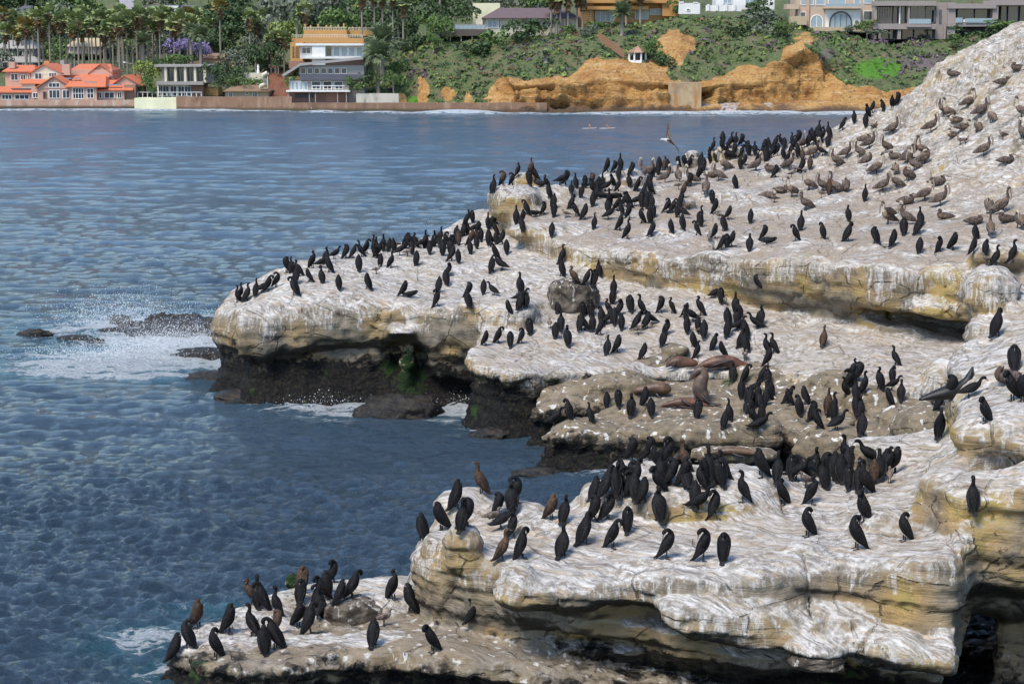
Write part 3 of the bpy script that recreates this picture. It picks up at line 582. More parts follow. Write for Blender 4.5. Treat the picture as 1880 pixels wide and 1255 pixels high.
    grn = N.mix(N.ss(N.math('ADD', N.attr('purple'), N.math('MULTIPLY', N.math('SUBTRACT', nf, .5), 1.6)), .5, .7), grn, (.20, .14, .17))
    grn = N.mix(N.ss(N.math('ADD', N.attr('bright'), N.math('MULTIPLY', N.math('SUBTRACT', nf, .5), .8)), .5, .7), grn, (.10, .26, .02))
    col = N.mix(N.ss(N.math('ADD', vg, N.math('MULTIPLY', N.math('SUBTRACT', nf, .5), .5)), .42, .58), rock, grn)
    m = N.bsdf(col, .95, bump=N.math('ADD', nf, N.math('MULTIPLY', ns, .8)), bs=1.0, bd=1.0)
    o = link('coast_hill', mesh_from('coast_hill', V, Q, True, [m], {'veg': veg.ravel(), 'bright': bright.ravel(), 'purple': purple.ravel(), 'red': red.ravel()}), kind='structure')
    return BVHTree.FromPolygons(V.tolist(), Q.tolist()), V, Q, veg.ravel(), purple.ravel(), bright.ravel()
HILL, HV, HQ, HVEG, HPUR, HBR = coast()
def hill(u, v):
    r = HILL.ray_cast(Vector((0, 0, CAM_H)), ray(u, v).normalized())
    return r[0]
def hill_z(x, y):
    r = HILL.ray_cast(Vector((x, y, 120)), Vector((0, 0, -1)))
    return r[0].z if r[0] is not None else 2.0
def tagt(o, label, cat, group=None):
    o['label'] = label; o['category'] = cat
    if group: o['group'] = group
    return o
# ---- greenery meshes
def leafmat(name, c, dark=.45):
    N = Nodes(name); v = N.n('NewGeometry'); rnd = v.outputs['Random Per Island']
    f = N.noise(v.outputs['Position'], .5, 3)
    a = N.mix(rnd, tuple(x*dark for x in c), tuple(x*1.35 for x in c)); b = N.mix(N.ss(f, .35, .65), a, tuple(x*.8 for x in c))
    return N.bsdf(b, .75, **{'Specular IOR Level': .2})
GREEN = [leafmat('leaf_dark', (.075, .115, .05)), leafmat('leaf_mid', (.12, .19, .06)), leafmat('leaf_light', (.22, .28, .08)), leafmat('leaf_grey', (.17, .195, .14)), leafmat('leaf_purple', (.15, .105, .13)), leafmat('leaf_dry', (.17, .115, .06))]
JAC = leafmat('jacaranda_blossom', (.26, .21, .38)); BARK = simple('bark', (.26, .225, .19), .9, scale=2); FRONDM = leafmat('palm_frond', (.30, .36, .15)); SKIRTM = leafmat('dead_frond', (.22, .14, .07)); YFROND = leafmat('yellowing_frond', (.30, .25, .08)); DATEM = leafmat('date_palm_frond', (.22, .28, .15))
def crown_mesh(name, seed, blobs, n=700, leaf=.16, mat=None, ground=False):
    rnd = np.random.RandomState(seed)
    B = np.array([(rnd.normal(0, .42), rnd.normal(0, .42), rnd.uniform(.12 if ground else .25, .85), rnd.uniform(.25, .48)) for _ in range(blobs)])
    V = []; Fc = []
    for i in range(n):
        b = B[rnd.randint(blobs)]; d = rnd.normal(size=3); d /= np.linalg.norm(d); d[2] = abs(d[2])*.9-.25 if rnd.rand() < .8 else d[2]
        c = np.array([b[0], b[1], b[2]])+d*b[3]*rnd.uniform(.72, 1.03)
        if c[2] < 0: c[2] = abs(c[2])*.3
        a = rnd.normal(size=3); a /= np.linalg.norm(a); t = np.cross(a, d+rnd.normal(size=3)*.5); t /= np.linalg.norm(t)+1e-6
        s = leaf*rnd.uniform(.5, 1.2); k = len(V)
        V += [c-a*s*.5, c+t*s*.35, c+a*s*.5, c-t*s*.35]; Fc.append((k, k+1, k+2, k+3))
    return mesh_from(name, V, Fc, False, [mat])
CROWNS = {}
def crown(kind, var, mat):
    k = (kind, var, mat.name)
    if k not in CROWNS:
        bl, n, lf, g = {'tree': (9, 1100, .15, False), 'shrub': (7, 520, .20, True)}[kind]
        CROWNS[k] = crown_mesh('crown', var*7+len(kind), bl, n, lf, mat, g)
    return CROWNS[k]
def tube_mesh(name, pts, rad, seg=6, mat=None, cap=True):
    V = []; Fc = []
    pts = [Vector(p) for p in pts]
    for i, p in enumerate(pts):
        t = (pts[min(i+1, len(pts)-1)]-pts[max(i-1, 0)]).normalized(); a = t.cross(Vector((0, 1, .01))).normalized(); b = t.cross(a)
        for j in range(seg):
            q = 2*math.pi*j/seg; V.append(tuple(p+(a*math.cos(q)+b*math.sin(q))*rad[i]))
    for i in range(len(pts)-1):
        for j in range(seg): Fc.append((i*seg+j, i*seg+(j+1) % seg, (i+1)*seg+(j+1) % seg, (i+1)*seg+j))
    me = mesh_from(name, V, Fc, True, [mat] if mat else []); return me
TRUNK = tube_mesh('trunk', [(0, 0, -.3), (.02, 0, .3), (-.02, .02, .7), (0, 0, 1.1)], [.07, .05, .045, .02], 6, BARK)
ORD = ['first', 'second', 'third', 'fourth', 'fifth', 'sixth', 'seventh', 'eighth', 'ninth', 'tenth', 'eleventh', 'twelfth', 'thirteenth', 'fourteenth', 'fifteenth', 'sixteenth', 'seventeenth', 'eighteenth', 'nineteenth', 'twentieth', 'twenty-first', 'twenty-second', 'twenty-third', 'twenty-fourth', 'twenty-fifth', 'twenty-sixth', 'twenty-seventh', 'twenty-eighth', 'twenty-ninth', 'thirtieth']
PALMTRUNK = tube_mesh('trunk', [(0, 0, -.05), (0, 0, .05), (0, 0, .5), (0, 0, 1)], [.34, .24, .18, .17], 7, BARK)
def fan_crown(seed, mat):                # fan palm: a ball of stiff fans
    rnd = np.random.RandomState(seed); V = []; Fc = []
    for i in range(46):
        az = rnd.uniform(0, 6.28); el = rnd.uniform(-.35, 1.45); L = rnd.uniform(1.0, 1.5)
        d = np.array([math.cos(az)*math.cos(el), math.sin(az)*math.cos(el), math.sin(el)]); s = np.cross(d, [0, 0, 1]); s /= np.linalg.norm(s)+1e-6; up = np.cross(s, d)
        base = d*.25; hub = d*L*.6; k = len(V); V.append(base)
        ring = []
        for j in range(7):
            q = (j-3)/3*1.25; r = L*.62*(1 if j % 2 == 0 else .75)
            ring.append(hub+(d*math.cos(q)+s*math.sin(q))*r-np.array([0, 0, .28*abs(q)*r])); 
        V += [hub]+ring
        for j in range(6): Fc.append((k+1, k+2+j, k+3+j, k+3+j))
        Fc.append((k, k+1, k+2+3, k+1))
    return mesh_from('crown', V, [(f[0], f[1], f[2]) for f in Fc], False, [mat])
def skirt(seed):
    rnd = np.random.RandomState(seed); V = []; Fc = []
    for i in range(60):
        az = rnd.uniform(0, 6.28); z = rnd.uniform(-2.1, .1); r = rnd.uniform(.3, .85)*(1 if z > -1.2 else .6); a = rnd.uniform(.15, .4); k = len(V)
        c, s = math.cos(az), math.sin(az)
        V += [(c*.15, s*.15, z), (c*r-s*a, s*r+c*a, z-.7), (c*r+s*a, s*r-c*a, z-.8)]; Fc.append((k, k+1, k+2))
    return mesh_from('dead_fronds', V, Fc, False, [SKIRTM])
FAN = [fan_crown(i, FRONDM) for i in range(4)]+[fan_crown(9, YFROND), fan_crown(11, YFROND)]; SKIRTS = [skirt(i) for i in range(3)]
def date_crown(seed, n=105, L0=3.4):      # date palm: long arching feathers, one mesh each frond group
    rnd = np.random.RandomState(seed); V = []; Fc = []
    for i in range(n):
        az = rnd.uniform(0, 6.28); el = rnd.uniform(-.25, 1.45); L = L0*rnd.uniform(.8, 1.1)
        h = np.array([math.cos(az), math.sin(az), 0]); s = np.array([-h[1], h[0], 0]); prev = None
        for j in range(12):
            t = j/11; e = el-t*t*1.35; p = (prev if prev is not None else np.zeros(3))+(h*math.cos(e)+np.array([0, 0, math.sin(e)]))*L/11*(j > 0); prev = p
            if j < 1: continue
            wd = .62*math.sin(min(1, t*1.15+.12)*math.pi)**.6
            for sg in (-1, 1):
                k = len(V); nx = (h*math.cos(e)+np.array([0, 0, math.sin(e)]))*.20
                V += [p-nx*.7, p+nx*.7, p+s*sg*wd+nx*2.4-np.array([0, 0, .22*wd])]; Fc.append((k, k+1, k+2))
    return mesh_from('fronds', V, Fc, False, [DATEM])
DATES = [date_crown(1), date_crown(2), date_crown(3, 30, 2.4)]
def fan_palm(x, y, ztop, var, label, sc=1.0, yellow=False):
    z0 = hill_z(x, y); H = max(3, ztop-z0)
    r = bpy.data.objects.new('fan_palm', None); COL.objects.link(r); r.location = (x, y, z0); tagt(r, label, 'palm tree', 'tall fan palms behind the beach')
    t = link('trunk', PALMTRUNK, r); t.scale = (1.1*sc, 1.1*sc, H)
    c = link('crown', FAN[4+var % 2] if yellow else FAN[var % 4], r); c.location = (0, 0, H); c.scale = (1.55*sc,)*3; c.rotation_euler = (0, 0, var*1.3)
    k = link('dead_fronds', SKIRTS[var % 3], r); k.location = (0, 0, H); k.scale = (1.35*sc, 1.35*sc, .9*sc+.4*(var % 3)*.5)
def date_palm(u, v, vt, y, label, sc=1.0, var=0):
    p = ony(u, vt, y); z0 = hill_z(p.x, y); H = max(.6, p.z-z0)
    r = bpy.data.objects.new('date_palm', None); COL.objects.link(r); r.location = (p.x, y, z0); tagt(r, label, 'palm tree')
    t = link('trunk', PALMTRUNK, r); t.scale = (2.0, 2.0, H)
    c = link('fronds', DATES[var % 3], r); c.location = (0, 0, H); c.scale = (sc,)*3
def tree(u, v, y, wd, ht, mat, label, name='tree', cat='tree', var=0, kind='tree', group=None, base=None):
    """v = photo row of the crown's middle"""
    p = ony(u, v, y); z0 = hill_z(p.x, y) if base is None else base; zc = p.z-ht*.5
    r = bpy.data.objects.new(name, None); COL.objects.link(r); r.location = (p.x, y, min(z0, zc)); tagt(r, label, cat, group)
    c = link('crown' if kind == 'tree' else 'foliage', crown(kind, var % 5, mat), r); c.location = (0, 0, max(0, zc-z0)); c.scale = (wd*.62, wd*.62, ht/1.15); c.rotation_euler = (0, 0, var*1.7)
    if kind == 'tree':
        t = link('trunk', TRUNK, r); t.scale = (wd*.8, wd*.8, max(0, zc-z0)+ht*.5)
    return r
# ------------------------------------------------------------------ buildings and walls of the far shore
def stucco(name, c, **k): return simple(name, c, .85, .08, .8, **k)
MT = {n: stucco(n, c) for n, c in dict(coral=(.52, .33, .25), coral_dark=(.40, .22, .16), cream=(.62, .58, .44), yellow_white=(.68, .66, .45), white_wall=(.74, .73, .70), orange_stucco=(.50, .26, .09), ochre_stucco=(.46, .27, .10), tan=(.46, .37, .24), grey_wall=(.30, .27, .25),
      taupe=(.31, .26, .24), pink_beige=(.50, .38, .28), seawall_brown=(.20, .12, .08), seawall_pink=(.44, .28, .20), concrete=(.40, .36, .32), slate=(.10, .10, .12), purple_roof=(.13, .09, .095), brown_roof=(.24, .15, .09), dark_wood=(.10, .08, .07), white_trim=(.78, .77, .74), brick_red=(.30, .17, .13), rust_wood=(.28, .15, .09), stone_grey=(.33, .31, .29), blue_grey=(.22, .27, .31)).items()}
def tiles():
    N = Nodes('red_roof_tile'); v = N.n('TexCoord').outputs['Object']
    f = N.noise(v, 1.5, 4); wv = N.n('TexWave', {'Vector': v, 'Scale': 1.3, 'Distortion': .3}, bands_direction='X').outputs['Fac']
    return N.bsdf(N.mix(f, (.50, .12, .05), (.64, .22, .11)), .8, bump=wv, bs=.5, bd=.08)
MT['red_tile'] = tiles()
def glass():
    N = Nodes('window_glass'); r = N.n('ObjectInfo').outputs['Random']
    return N.bsdf(N.mix(r, (.015, .022, .03), (.05, .07, .085)), .06, **{'Specular IOR Level': .8})
MT['glass'] = glass(); MT['pale_glass'] = simple('pale_glass', (.28, .36, .40), .15)
def bx(V, Fc, a, b):
    k = len(V); (x0, y0, z0), (x1, y1, z1) = a, b
    V += [(x0, y0, z0), (x1, y0, z0), (x1, y1, z0), (x0, y1, z0), (x0, y0, z1), (x1, y0, z1), (x1, y1, z1), (x0, y1, z1)]
    Fc += [(k, k+3, k+2, k+1), (k+4, k+5, k+6, k+7), (k, k+1, k+5, k+4), (k+1, k+2, k+6, k+5), (k+2, k+3, k+7, k+6), (k+3, k, k+4, k+7)]
class Bld:
    """A building whose front stands at distance y; sizes are read off the photo's pixels at that distance."""
    def __init__(s, name, label, cat, u, v, y, group=None):
        s.y = y; p = ony(u, v, y); s.o = p
        s.r = bpy.data.objects.new(name, None); COL.objects.link(s.r); s.r.location = p; tagt(s.r, label, cat, group)
    def X(s, u, y=None): return ony(u, 100, y or s.y).x-s.o.x
    def Z(s, v, y=None): return ony(940, v, y or s.y).z-s.o.z
    def box(s, name, u0, v0, u1, v1, mat, dy=0, dep=8, parent=None, label=None):
        y = s.y+dy; V, Fc = [], []
        bx(V, Fc, (s.X(u0, y), dy, s.Z(v1, y)), (s.X(u1, y), dy+dep, s.Z(v0, y)))
        o = link(name, mesh_from(name, V, Fc, False, [MT[mat]]), parent or s.r)
        if label: o['label'] = label
        return o
    def win(s, u0, v0, u1, v1, dy=-.06, n=1, m=1, trim='white_trim', glassm='glass', fw=.12, name='window', arch=False):
        y = s.y+dy; x0, x1, z0, z1 = s.X(u0, y), s.X(u1, y), s.Z(v1, y), s.Z(v0, y)
        V, Fc = [], []
        if not arch:
            bx(V, Fc, (x0, dy-.06, z0), (x0+fw, dy+.1, z1)); bx(V, Fc, (x1-fw, dy-.06, z0), (x1, dy+.1, z1)); bx(V, Fc, (x0+fw, dy-.06, z1-fw), (x1-fw, dy+.1, z1)); bx(V, Fc, (x0+fw, dy-.06, z0), (x1-fw, dy+.1, z0+fw))
            for i in range(1, n): xm = x0+(x1-x0)*i/n; bx(V, Fc, (xm-fw*.4, dy-.05, z0+fw), (xm+fw*.4, dy+.1, z1-fw))
            for i in range(1, m): zm = z0+(z1-z0)*i/m; bx(V, Fc, (x0+fw, dy-.045, zm-fw*.4), (x1-fw, dy+.09, zm+fw*.4))
            f = link(name, mesh_from(name, V, Fc, False, [MT[trim]]), s.r)
            V, Fc = [], []; bx(V, Fc, (x0+fw*.5, dy-.01, z0+fw*.5), (x1-fw*.5, dy+.05, z1-fw*.5))
            link('pane', mesh_from('pane', V, Fc, False, [MT[glassm]]), f)
        else:
            cx = (x0+x1)/2; rr = (x1-x0)/2; zb = z1-rr; K = 14
            def ringpts(r, z_): return [(cx-r, z_)]+[(cx-r*math.cos(math.pi*i/K), zb+r*math.sin(math.pi*i/K)) for i in range(K+1)]+[(cx+r, z_)]
            o_, i_ = ringpts(rr, z0), ringpts(rr-fw*1.6, z0); k = len(o_)
            V = [(a, dy-.08, b) for a, b in o_]+[(a, dy-.08, b) for a, b in i_]+[(a, dy+.1, b) for a, b in o_]+[(a, dy+.1, b) for a, b in i_]
            Fc = []
            for i in range(k-1): Fc += [(i, i+1, k+i+1, k+i), (i, 2*k+i, 2*k+i+1, i+1), (k+i, k+i+1, 3*k+i+1, 3*k+i)]
            for q in range(1, n):
                xm = x0+(x1-x0)*q/n; bx(V, Fc, (xm-.06, dy-.05, z0), (xm+.06, dy+.05, z1-rr*.25))
            f = link(name, mesh_from(name, V, Fc, False, [MT[trim]]), s.r)
            me = bpy.data.meshes.new('pane'); me.from_pydata([(a, dy-.01, b) for a, b in i_], [], [tuple(range(len(i_)))]); me.materials.append(MT[glassm]); link('pane', me, f)
    def roof(s, u0, v0, u1, v1, mat, dy=-.5, dep=9, ridge=None, inset=.25, name='roof', th=.18):
        """hipped or gabled along x: eaves at v1, ridge at v0; inset = share of the width by which the ridge is shorter"""
        y = s.y+dy; x0, x1, ze, zr = s.X(u0, y), s.X(u1, y), s.Z(v1, y), s.Z(v0, y); i = (x1-x0)*inset*.5; m = dy+dep*.5
        V = [(x0, dy, ze), (x1, dy, ze), (x1, dy+dep, ze), (x0, dy+dep, ze), (x0+i, m, zr), (x1-i, m, zr)]
        V += [(a, b, c-th) for a, b, c in V[:4]]
        Fc = [(0, 1, 5, 4), (2, 3, 4, 5), (1, 2, 5, 5), (3, 0, 4, 4), (6, 7, 1, 0), (7, 8, 2, 1), (8, 9, 3, 2), (9, 6, 0, 3), (9, 8, 7, 6)]
        me = bpy.data.meshes.new(name); me.from_pydata(V, [], [tuple(dict.fromkeys(f)) for f in Fc]); me.materials.append(MT[mat]); return link(name, me, s.r)
    def gable(s, u0, v0, u1, v1, mat, wall=None, dy=-.5, dep=9, name='roof', th=.2, wv=None, pk=.5):
        """ridge runs away from the viewer: a triangle towards us"""
        y = s.y+dy; x0, x1, ze, zr = s.X(u0, y), s.X(u1, y), s.Z(v1, y), s.Z(v0, y); m = x0+(x1-x0)*pk
        V = [(x0, dy, ze), (m, dy, zr), (x1, dy, ze), (x0, dy+dep, ze), (m, dy+dep, zr), (x1, dy+dep, ze)]
        V += [(a, b, c-th) for a, b, c in V]
        me = bpy.data.meshes.new(name); me.from_pydata(V, [], [(0, 1, 4, 3), (1, 2, 5, 4), (6, 9, 10, 7), (7, 10, 11, 8), (0, 6, 7, 1), (1, 7, 8, 2), (3, 4, 10, 9), (4, 5, 11, 10), (0, 3, 9, 6), (2, 8, 11, 5)]); me.materials.append(MT[mat])
        o = link(name, me, s.r)
        if wall:
            a = dy+.45; V = [(x0+.3, a, ze-th), (x1-.3, a, ze-th), (m, a, zr-th-.05), (x0+.3, a+.3, ze-th), (x1-.3, a+.3, ze-th), (m, a+.3, zr-th-.05)]
            me = bpy.data.meshes.new('gable_wall'); me.from_pydata(V, [], [(0, 1, 2), (5, 4, 3), (0, 3, 4, 1), (1, 4, 5, 2), (2, 5, 3, 0)]); me.materials.append(MT[wall]); link('gable_wall', me, s.r)
        return o
# coral beach club
b = Bld('beach_club', 'coral stucco beach building with many red tiled roofs above the pink seawall', 'building', 120, 184, 414)
b.box('wall', -30, 168, 60, 184, 'coral', 0, 10); b.roof(-40, 160, 68, 169, 'red_tile', -.6, 11, inset=.0)
for a in ((-25, 174, -6, 183), (0, 174, 19, 183), (24, 174, 51, 183)): b.win(*a, n=3)
b.box('wall', 55, 160, 88, 184, 'coral', -.5, 9); b.win(57, 170, 74, 180, dy=-.6, n=3)
b.box('wall', 66, 158, 127, 184, 'coral', -1.2, 12); b.gable(62, 139, 132, 161, 'red_tile', 'coral', -1.8, 14, pk=.5)
b.win(87, 152, 108, 161, dy=-1.35, n=3); b.win(87, 165, 108, 181, dy=-1.26, n=3); b.win(112, 165, 126, 181, dy=-1.26, n=2); b.win(76, 168, 83, 181, dy=-1.26, glassm='glass', trim='rust_wood')
b.box('wall', 127, 158, 175, 184, 'coral', -2.2, 11); b.win(131, 161, 152, 182, dy=-2.26, n=4, m=2); b.win(157, 162, 170, 181, dy=-2.26, n=2, m=2); b.roof(116, 141, 192, 159, 'red_tile', -2.8, 12, inset=.25)
b.box('wall', 173, 164, 226, 184, 'coral', -.8, 10); b.roof(170, 148, 242, 165, 'red_tile', -1.4, 12, inset=.25)
for a in ((175, 169, 185, 181), (189, 169, 208, 181), (213, 169, 222, 181)): b.win(*a, dy=-.86, n=2)
b.box('side_wall', 226, 156, 247, 184, 'brick_red', -.2, 10); b.gable(200, 138, 260, 157, 'red_tile', 'coral', 1.5, 14, pk=.45)
b.box('wall', 8, 130, 62, 162, 'coral', 7, 9); b.roof(2, 120, 62, 131, 'red_tile', 6.4, 10, inset=.3); b.win(18, 135, 32, 148, dy=6.94, n=2); b.win(36, 137, 46, 147, dy=6.94, n=2); b.win(49, 136, 53, 147, dy=6.94)
b.box('wall', 56, 132, 112, 162, 'cream', 5.5, 10); b.gable(50, 117, 116, 135, 'red_tile', 'cream', 5.0, 12, pk=.45); b.win(62, 134, 76, 146, dy=5.4, n=2); b.win(88, 133, 103, 142, dy=5.4, n=3)
b.box('wall', 38, 152, 62, 162, 'cream', 3, 4); b.roof(34, 146, 88, 153, 'red_tile', 2.6, 5, inset=.0)
b.box('wall', 125, 128, 205, 150, 'coral', 8, 9); b.roof(112, 132, 200, 141, 'red_tile', 6.5, 7, inset=.15); b.roof(122, 118, 205, 132, 'red_tile', 8.5, 12, inset=.3); b.gable(160, 117, 206, 134, 'red_tile', 'coral', 7.8, 6, pk=.5)
b.box('chimney', 113, 118, 127, 138, 'coral', 5, 1.6); b.box('chimney', 15, 114, 26, 126, 'coral', 8, 1.6); b.box('chimney', 80, 112, 90, 122, 'orange_stucco', 12, 1.6); b.box('vent', 110, 111, 117, 119, 'stone_grey', 5.2, 1.2, label='pale metal roof vent')
for q in ((117, 143, 130, 145), (132, 143, 146, 145)): b.box('skylight', *q, 'blue_grey', .2, .5)
for q in ((153, 150, 175, 152), (196, 155, 220, 157)): b.box('skylight', *q, 'blue_grey', -.6, .5)
b.box('solar_panel', 197, 140, 208, 144, 'slate', 7, .5); b.box('solar_panel', 18, 162, 55, 164, 'slate', 1.2, .6)
# pavilion with columns
b = Bld('column_pavilion', 'flat roofed grey pavilion with tall pale columns and dark glass', 'building', 335, 182, 420)
b.box('roof', 283, 119, 386, 123, 'stone_grey', -1, 10)
for u in (303, 321, 339, 357, 375): b.box('column', u-2.2, 123, u+2.2, 152, 'cream', -.6, .5)
for u in (303, 321, 339, 357): b.win(u+4, 124, u+15, 150, dy=1.0, n=2, trim='stone_grey')
b.box('back_wall', 296, 123, 392, 152, 'stone_grey', 1.1, 7); b.box('terrace', 285, 150, 372, 156, 'stone_grey', -1.6, 9); b.box('wall', 287, 156, 345, 178, 'white_wall', 0, 7); b.box('wall', 345, 156, 372, 178, 'brick_red', .2, 6)
for u in (289, 297, 311, 325, 337): b.win(u, 158, u+(8 if u < 295 else 12), 177, n=2, dy=-.06)
for i in range(14): b.box('railing_post', 250+i*9, 169, 251.4+i*9, 179, 'white_trim', -4.4, .12)
b.box('railing', 249, 169, 369, 170, 'white_trim', -4.5, .1)
# small houses between palms and hill
b = Bld('beach_cottage', 'low tan cottage on the seawall between pavilion and red rock', 'house', 450, 182, 408)
b.box('wall', 414, 167, 492, 182, 'tan', 0, 7); b.roof(408, 157, 494, 167, 'brown_roof', -.8, 9, inset=.4); b.win(449, 168, 455, 174); b.win(462, 168, 472, 181, n=3); b.win(418, 169, 426, 180, n=2)
b = Bld('brown_roof_house', 'house with two stepped brown roofs behind the pavilion', 'house', 385, 125, 455)
b.box('wall', 369, 106, 414, 124, 'coral', 0, 8); b.roof(366, 98, 418, 107, 'brown_roof', -.6, 9, inset=.1); b.roof(344, 113, 402, 121, 'brown_roof', -6, 7, inset=.1); b.box('wall', 350, 121, 400, 126, 'cream', -5, 5)
b = Bld('low_tan_house', 'small yellow walled house in the trees right of the pavilion', 'house', 385, 172, 424)
b.box('wall', 371, 161, 399, 176, 'ochre_stucco', -2, 6); b.box('wall', 446, 134, 486, 142, 'cream', 5, 2); 
# water slide and statue
def slide():
    r = bpy.data.objects.new('garden_slide', None); COL.objects.link(r); p = ony(486, 162, 406); r.location = p; tagt(r, 'pale curved slide beside the red rock', 'slide')
    pts = [((u-486)*.112, i*.25, (162-v)*.112) for i, (u, v) in enumerate([(492, 134), (484, 138), (482, 143), (488, 148), (491, 152), (484, 156), (478, 158), (477, 161)])]
    link('chute', tube_mesh('chute', pts, [.45]*len(pts), 8, MT['cream']), r); link('leg', tube_mesh('leg', [(.6, 0, 0), (.6, 0, 3.0)], [.1, .1], 6, MT['cream']), r)
slide()
# ochre palace with balustrades
b = Bld('balustraded_villa', 'ochre villa with finials along its stepped balustrades', 'building', 590, 130, 432)
b.box('wall', 558, 55, 637, 72, 'ochre_stucco', 4, 10); b.box('wall', 536, 70, 668, 112, 'ochre_stucco', 0, 12); b.box('cornice', 556, 68, 640, 70, 'orange_stucco', 3.6, 11)
b.box('cornice', 533, 78, 670, 80, 'orange_stucco', -.4, 1)
for v0, u0, u1, dy in ((50, 558, 637, 4), (64, 536, 668, 0), (51, 640, 690, 10)):
    b.box('balustrade_rail', u0, v0, u1, v0+1, 'cream', dy-.1, .3)
    n = int((u1-u0)/3)
    for i in range(n): b.box('baluster', u0+i*3, v0+1, u0+i*3+1.1, v0+5, 'cream', dy, .15)
for u, v, dy in ((561, 44, 4), (585, 44, 4), (571, 46, 4), (600, 46, 4), (608, 46, 4), (622, 45, 4), (632, 43, 4), (648, 49, 10), (660, 49, 10), (672, 49, 10), (684, 49, 10)):
    y = b.y+dy; p = (b.X(u, y), dy+.2, b.Z(v+7, y)); z1 = 7/8.4
    link('finial', tube_mesh('finial', [p, (p[0], p[1], p[2]+z1*.3), (p[0], p[1], p[2]+z1*.6), (p[0], p[1], p[2]+z1*.75), (p[0], p[1], p[2]+z1)], [.28, .12, .25, .2, .02], 6, MT['ochre_stucco']), b.r)
b.box('turret', 533, 78, 556, 125, 'ochre_stucco', -5, 5)
for u in (536, 543, 550): b.win(u, 84, u+5, 105, dy=-5.1, arch=True, fw=.08, trim='orange_stucco')
b.box('wall', 640, 56, 700, 66, 'ochre_stucco', 10, 6); b.box('plinth', 530, 112, 560, 126, 'brick_red', -6, 8)
for u in (580, 600, 620): b.win(u, 86, u+9, 98, dy=-.1, arch=True, fw=.08, trim='orange_stucco')
b = Bld('white_villa', 'white modern villa with a long glass front below the ochre villa', 'house', 600, 120, 422)
b.box('roof_slab', 543, 80, 668, 84, 'white_wall', -1.2, 9); b.box('wall', 551, 84, 573, 108, 'white_wall', 0, 6); b.box('wall', 573, 82, 597, 120, 'white_wall', -1, 7); b.box('wall', 597, 84, 668, 108, 'white_wall', .5, 7); b.box('balcony', 560, 104, 668, 108, 'white_wall', -1.6, 2); b.box('base_wall', 590, 108, 668, 122, 'brick_red', -.2, 6)
for i in range(5): b.win(598+i*14, 86, 610+i*14, 104, dy=.4, n=1, glassm='pale_glass' if i else 'glass')
b.win(554, 87, 571, 99, dy=-.06, n=2)
b = Bld('wedge_house', 'grey wedge roofed house with white window bands by the seawall', 'house', 600, 190, 402)
def wedge(bd):
    y = bd.y; P = [(518, 137), (552, 116), (668, 104), (668, 109), (552, 121), (520, 141)]
    V = [(bd.X(u), -1, bd.Z(v)) for u, v in P]+[(bd.X(u), 8, bd.Z(v)) for u, v in P]; n = len(P)
    me = bpy.data.meshes.new('roof'); me.from_pydata(V, [], [tuple(range(n)), tuple(range(2*n-1, n-1, -1))]+[(i, i+n, (i+1) % n+n, (i+1) % n) for i in range(n)]); me.materials.append(MT['stone_grey']); link('roof', me, bd.r)
wedge(b)
b.box('wall', 548, 120, 668, 138, 'concrete', .6, 6); b.box('fascia', 550, 137, 668, 147, 'slate', -.6, 7); b.box('wall', 530, 147, 640, 168, 'concrete', .4, 6); b.box('wall', 640, 148, 668, 190, 'taupe', .8, 6); b.box('wall', 530, 168, 640, 190, 'brick_red', .9, 5); b.box('deck', 524, 166, 642, 169, 'white_wall', -1.2, 3)
for i in range(7): b.win(551+i*12.5, 124.5, 561.5+i*12.5, 136, dy=.5)
for i, u in enumerate((533, 541, 549, 557)): b.win(u, 150, u+7, 166, dy=.3, glassm='pale_glass')
for u in (571, 592, 612): b.win(u, 149, u+17, 164, dy=.3, n=1)
for i in range(9): b.box('railing_post', 572+i*7, 158, 573+i*7, 166, 'white_trim', -1.1, .1)
b.box('railing', 572, 157, 632, 158.4, 'white_trim', -1.15, .1); b.box('opening_shade_panel', 540, 171, 576, 180, 'slate', .8, .2)  # dark panel on the wall stands in for the shade inside an opening
for u in (527, 566, 577, 618, 634): b.box('post', u, 168, u+1.6, 189, 'stone_grey', -.9, .25)
b.box('door', 598, 170, 618, 187, 'coral_dark', .8, .2)
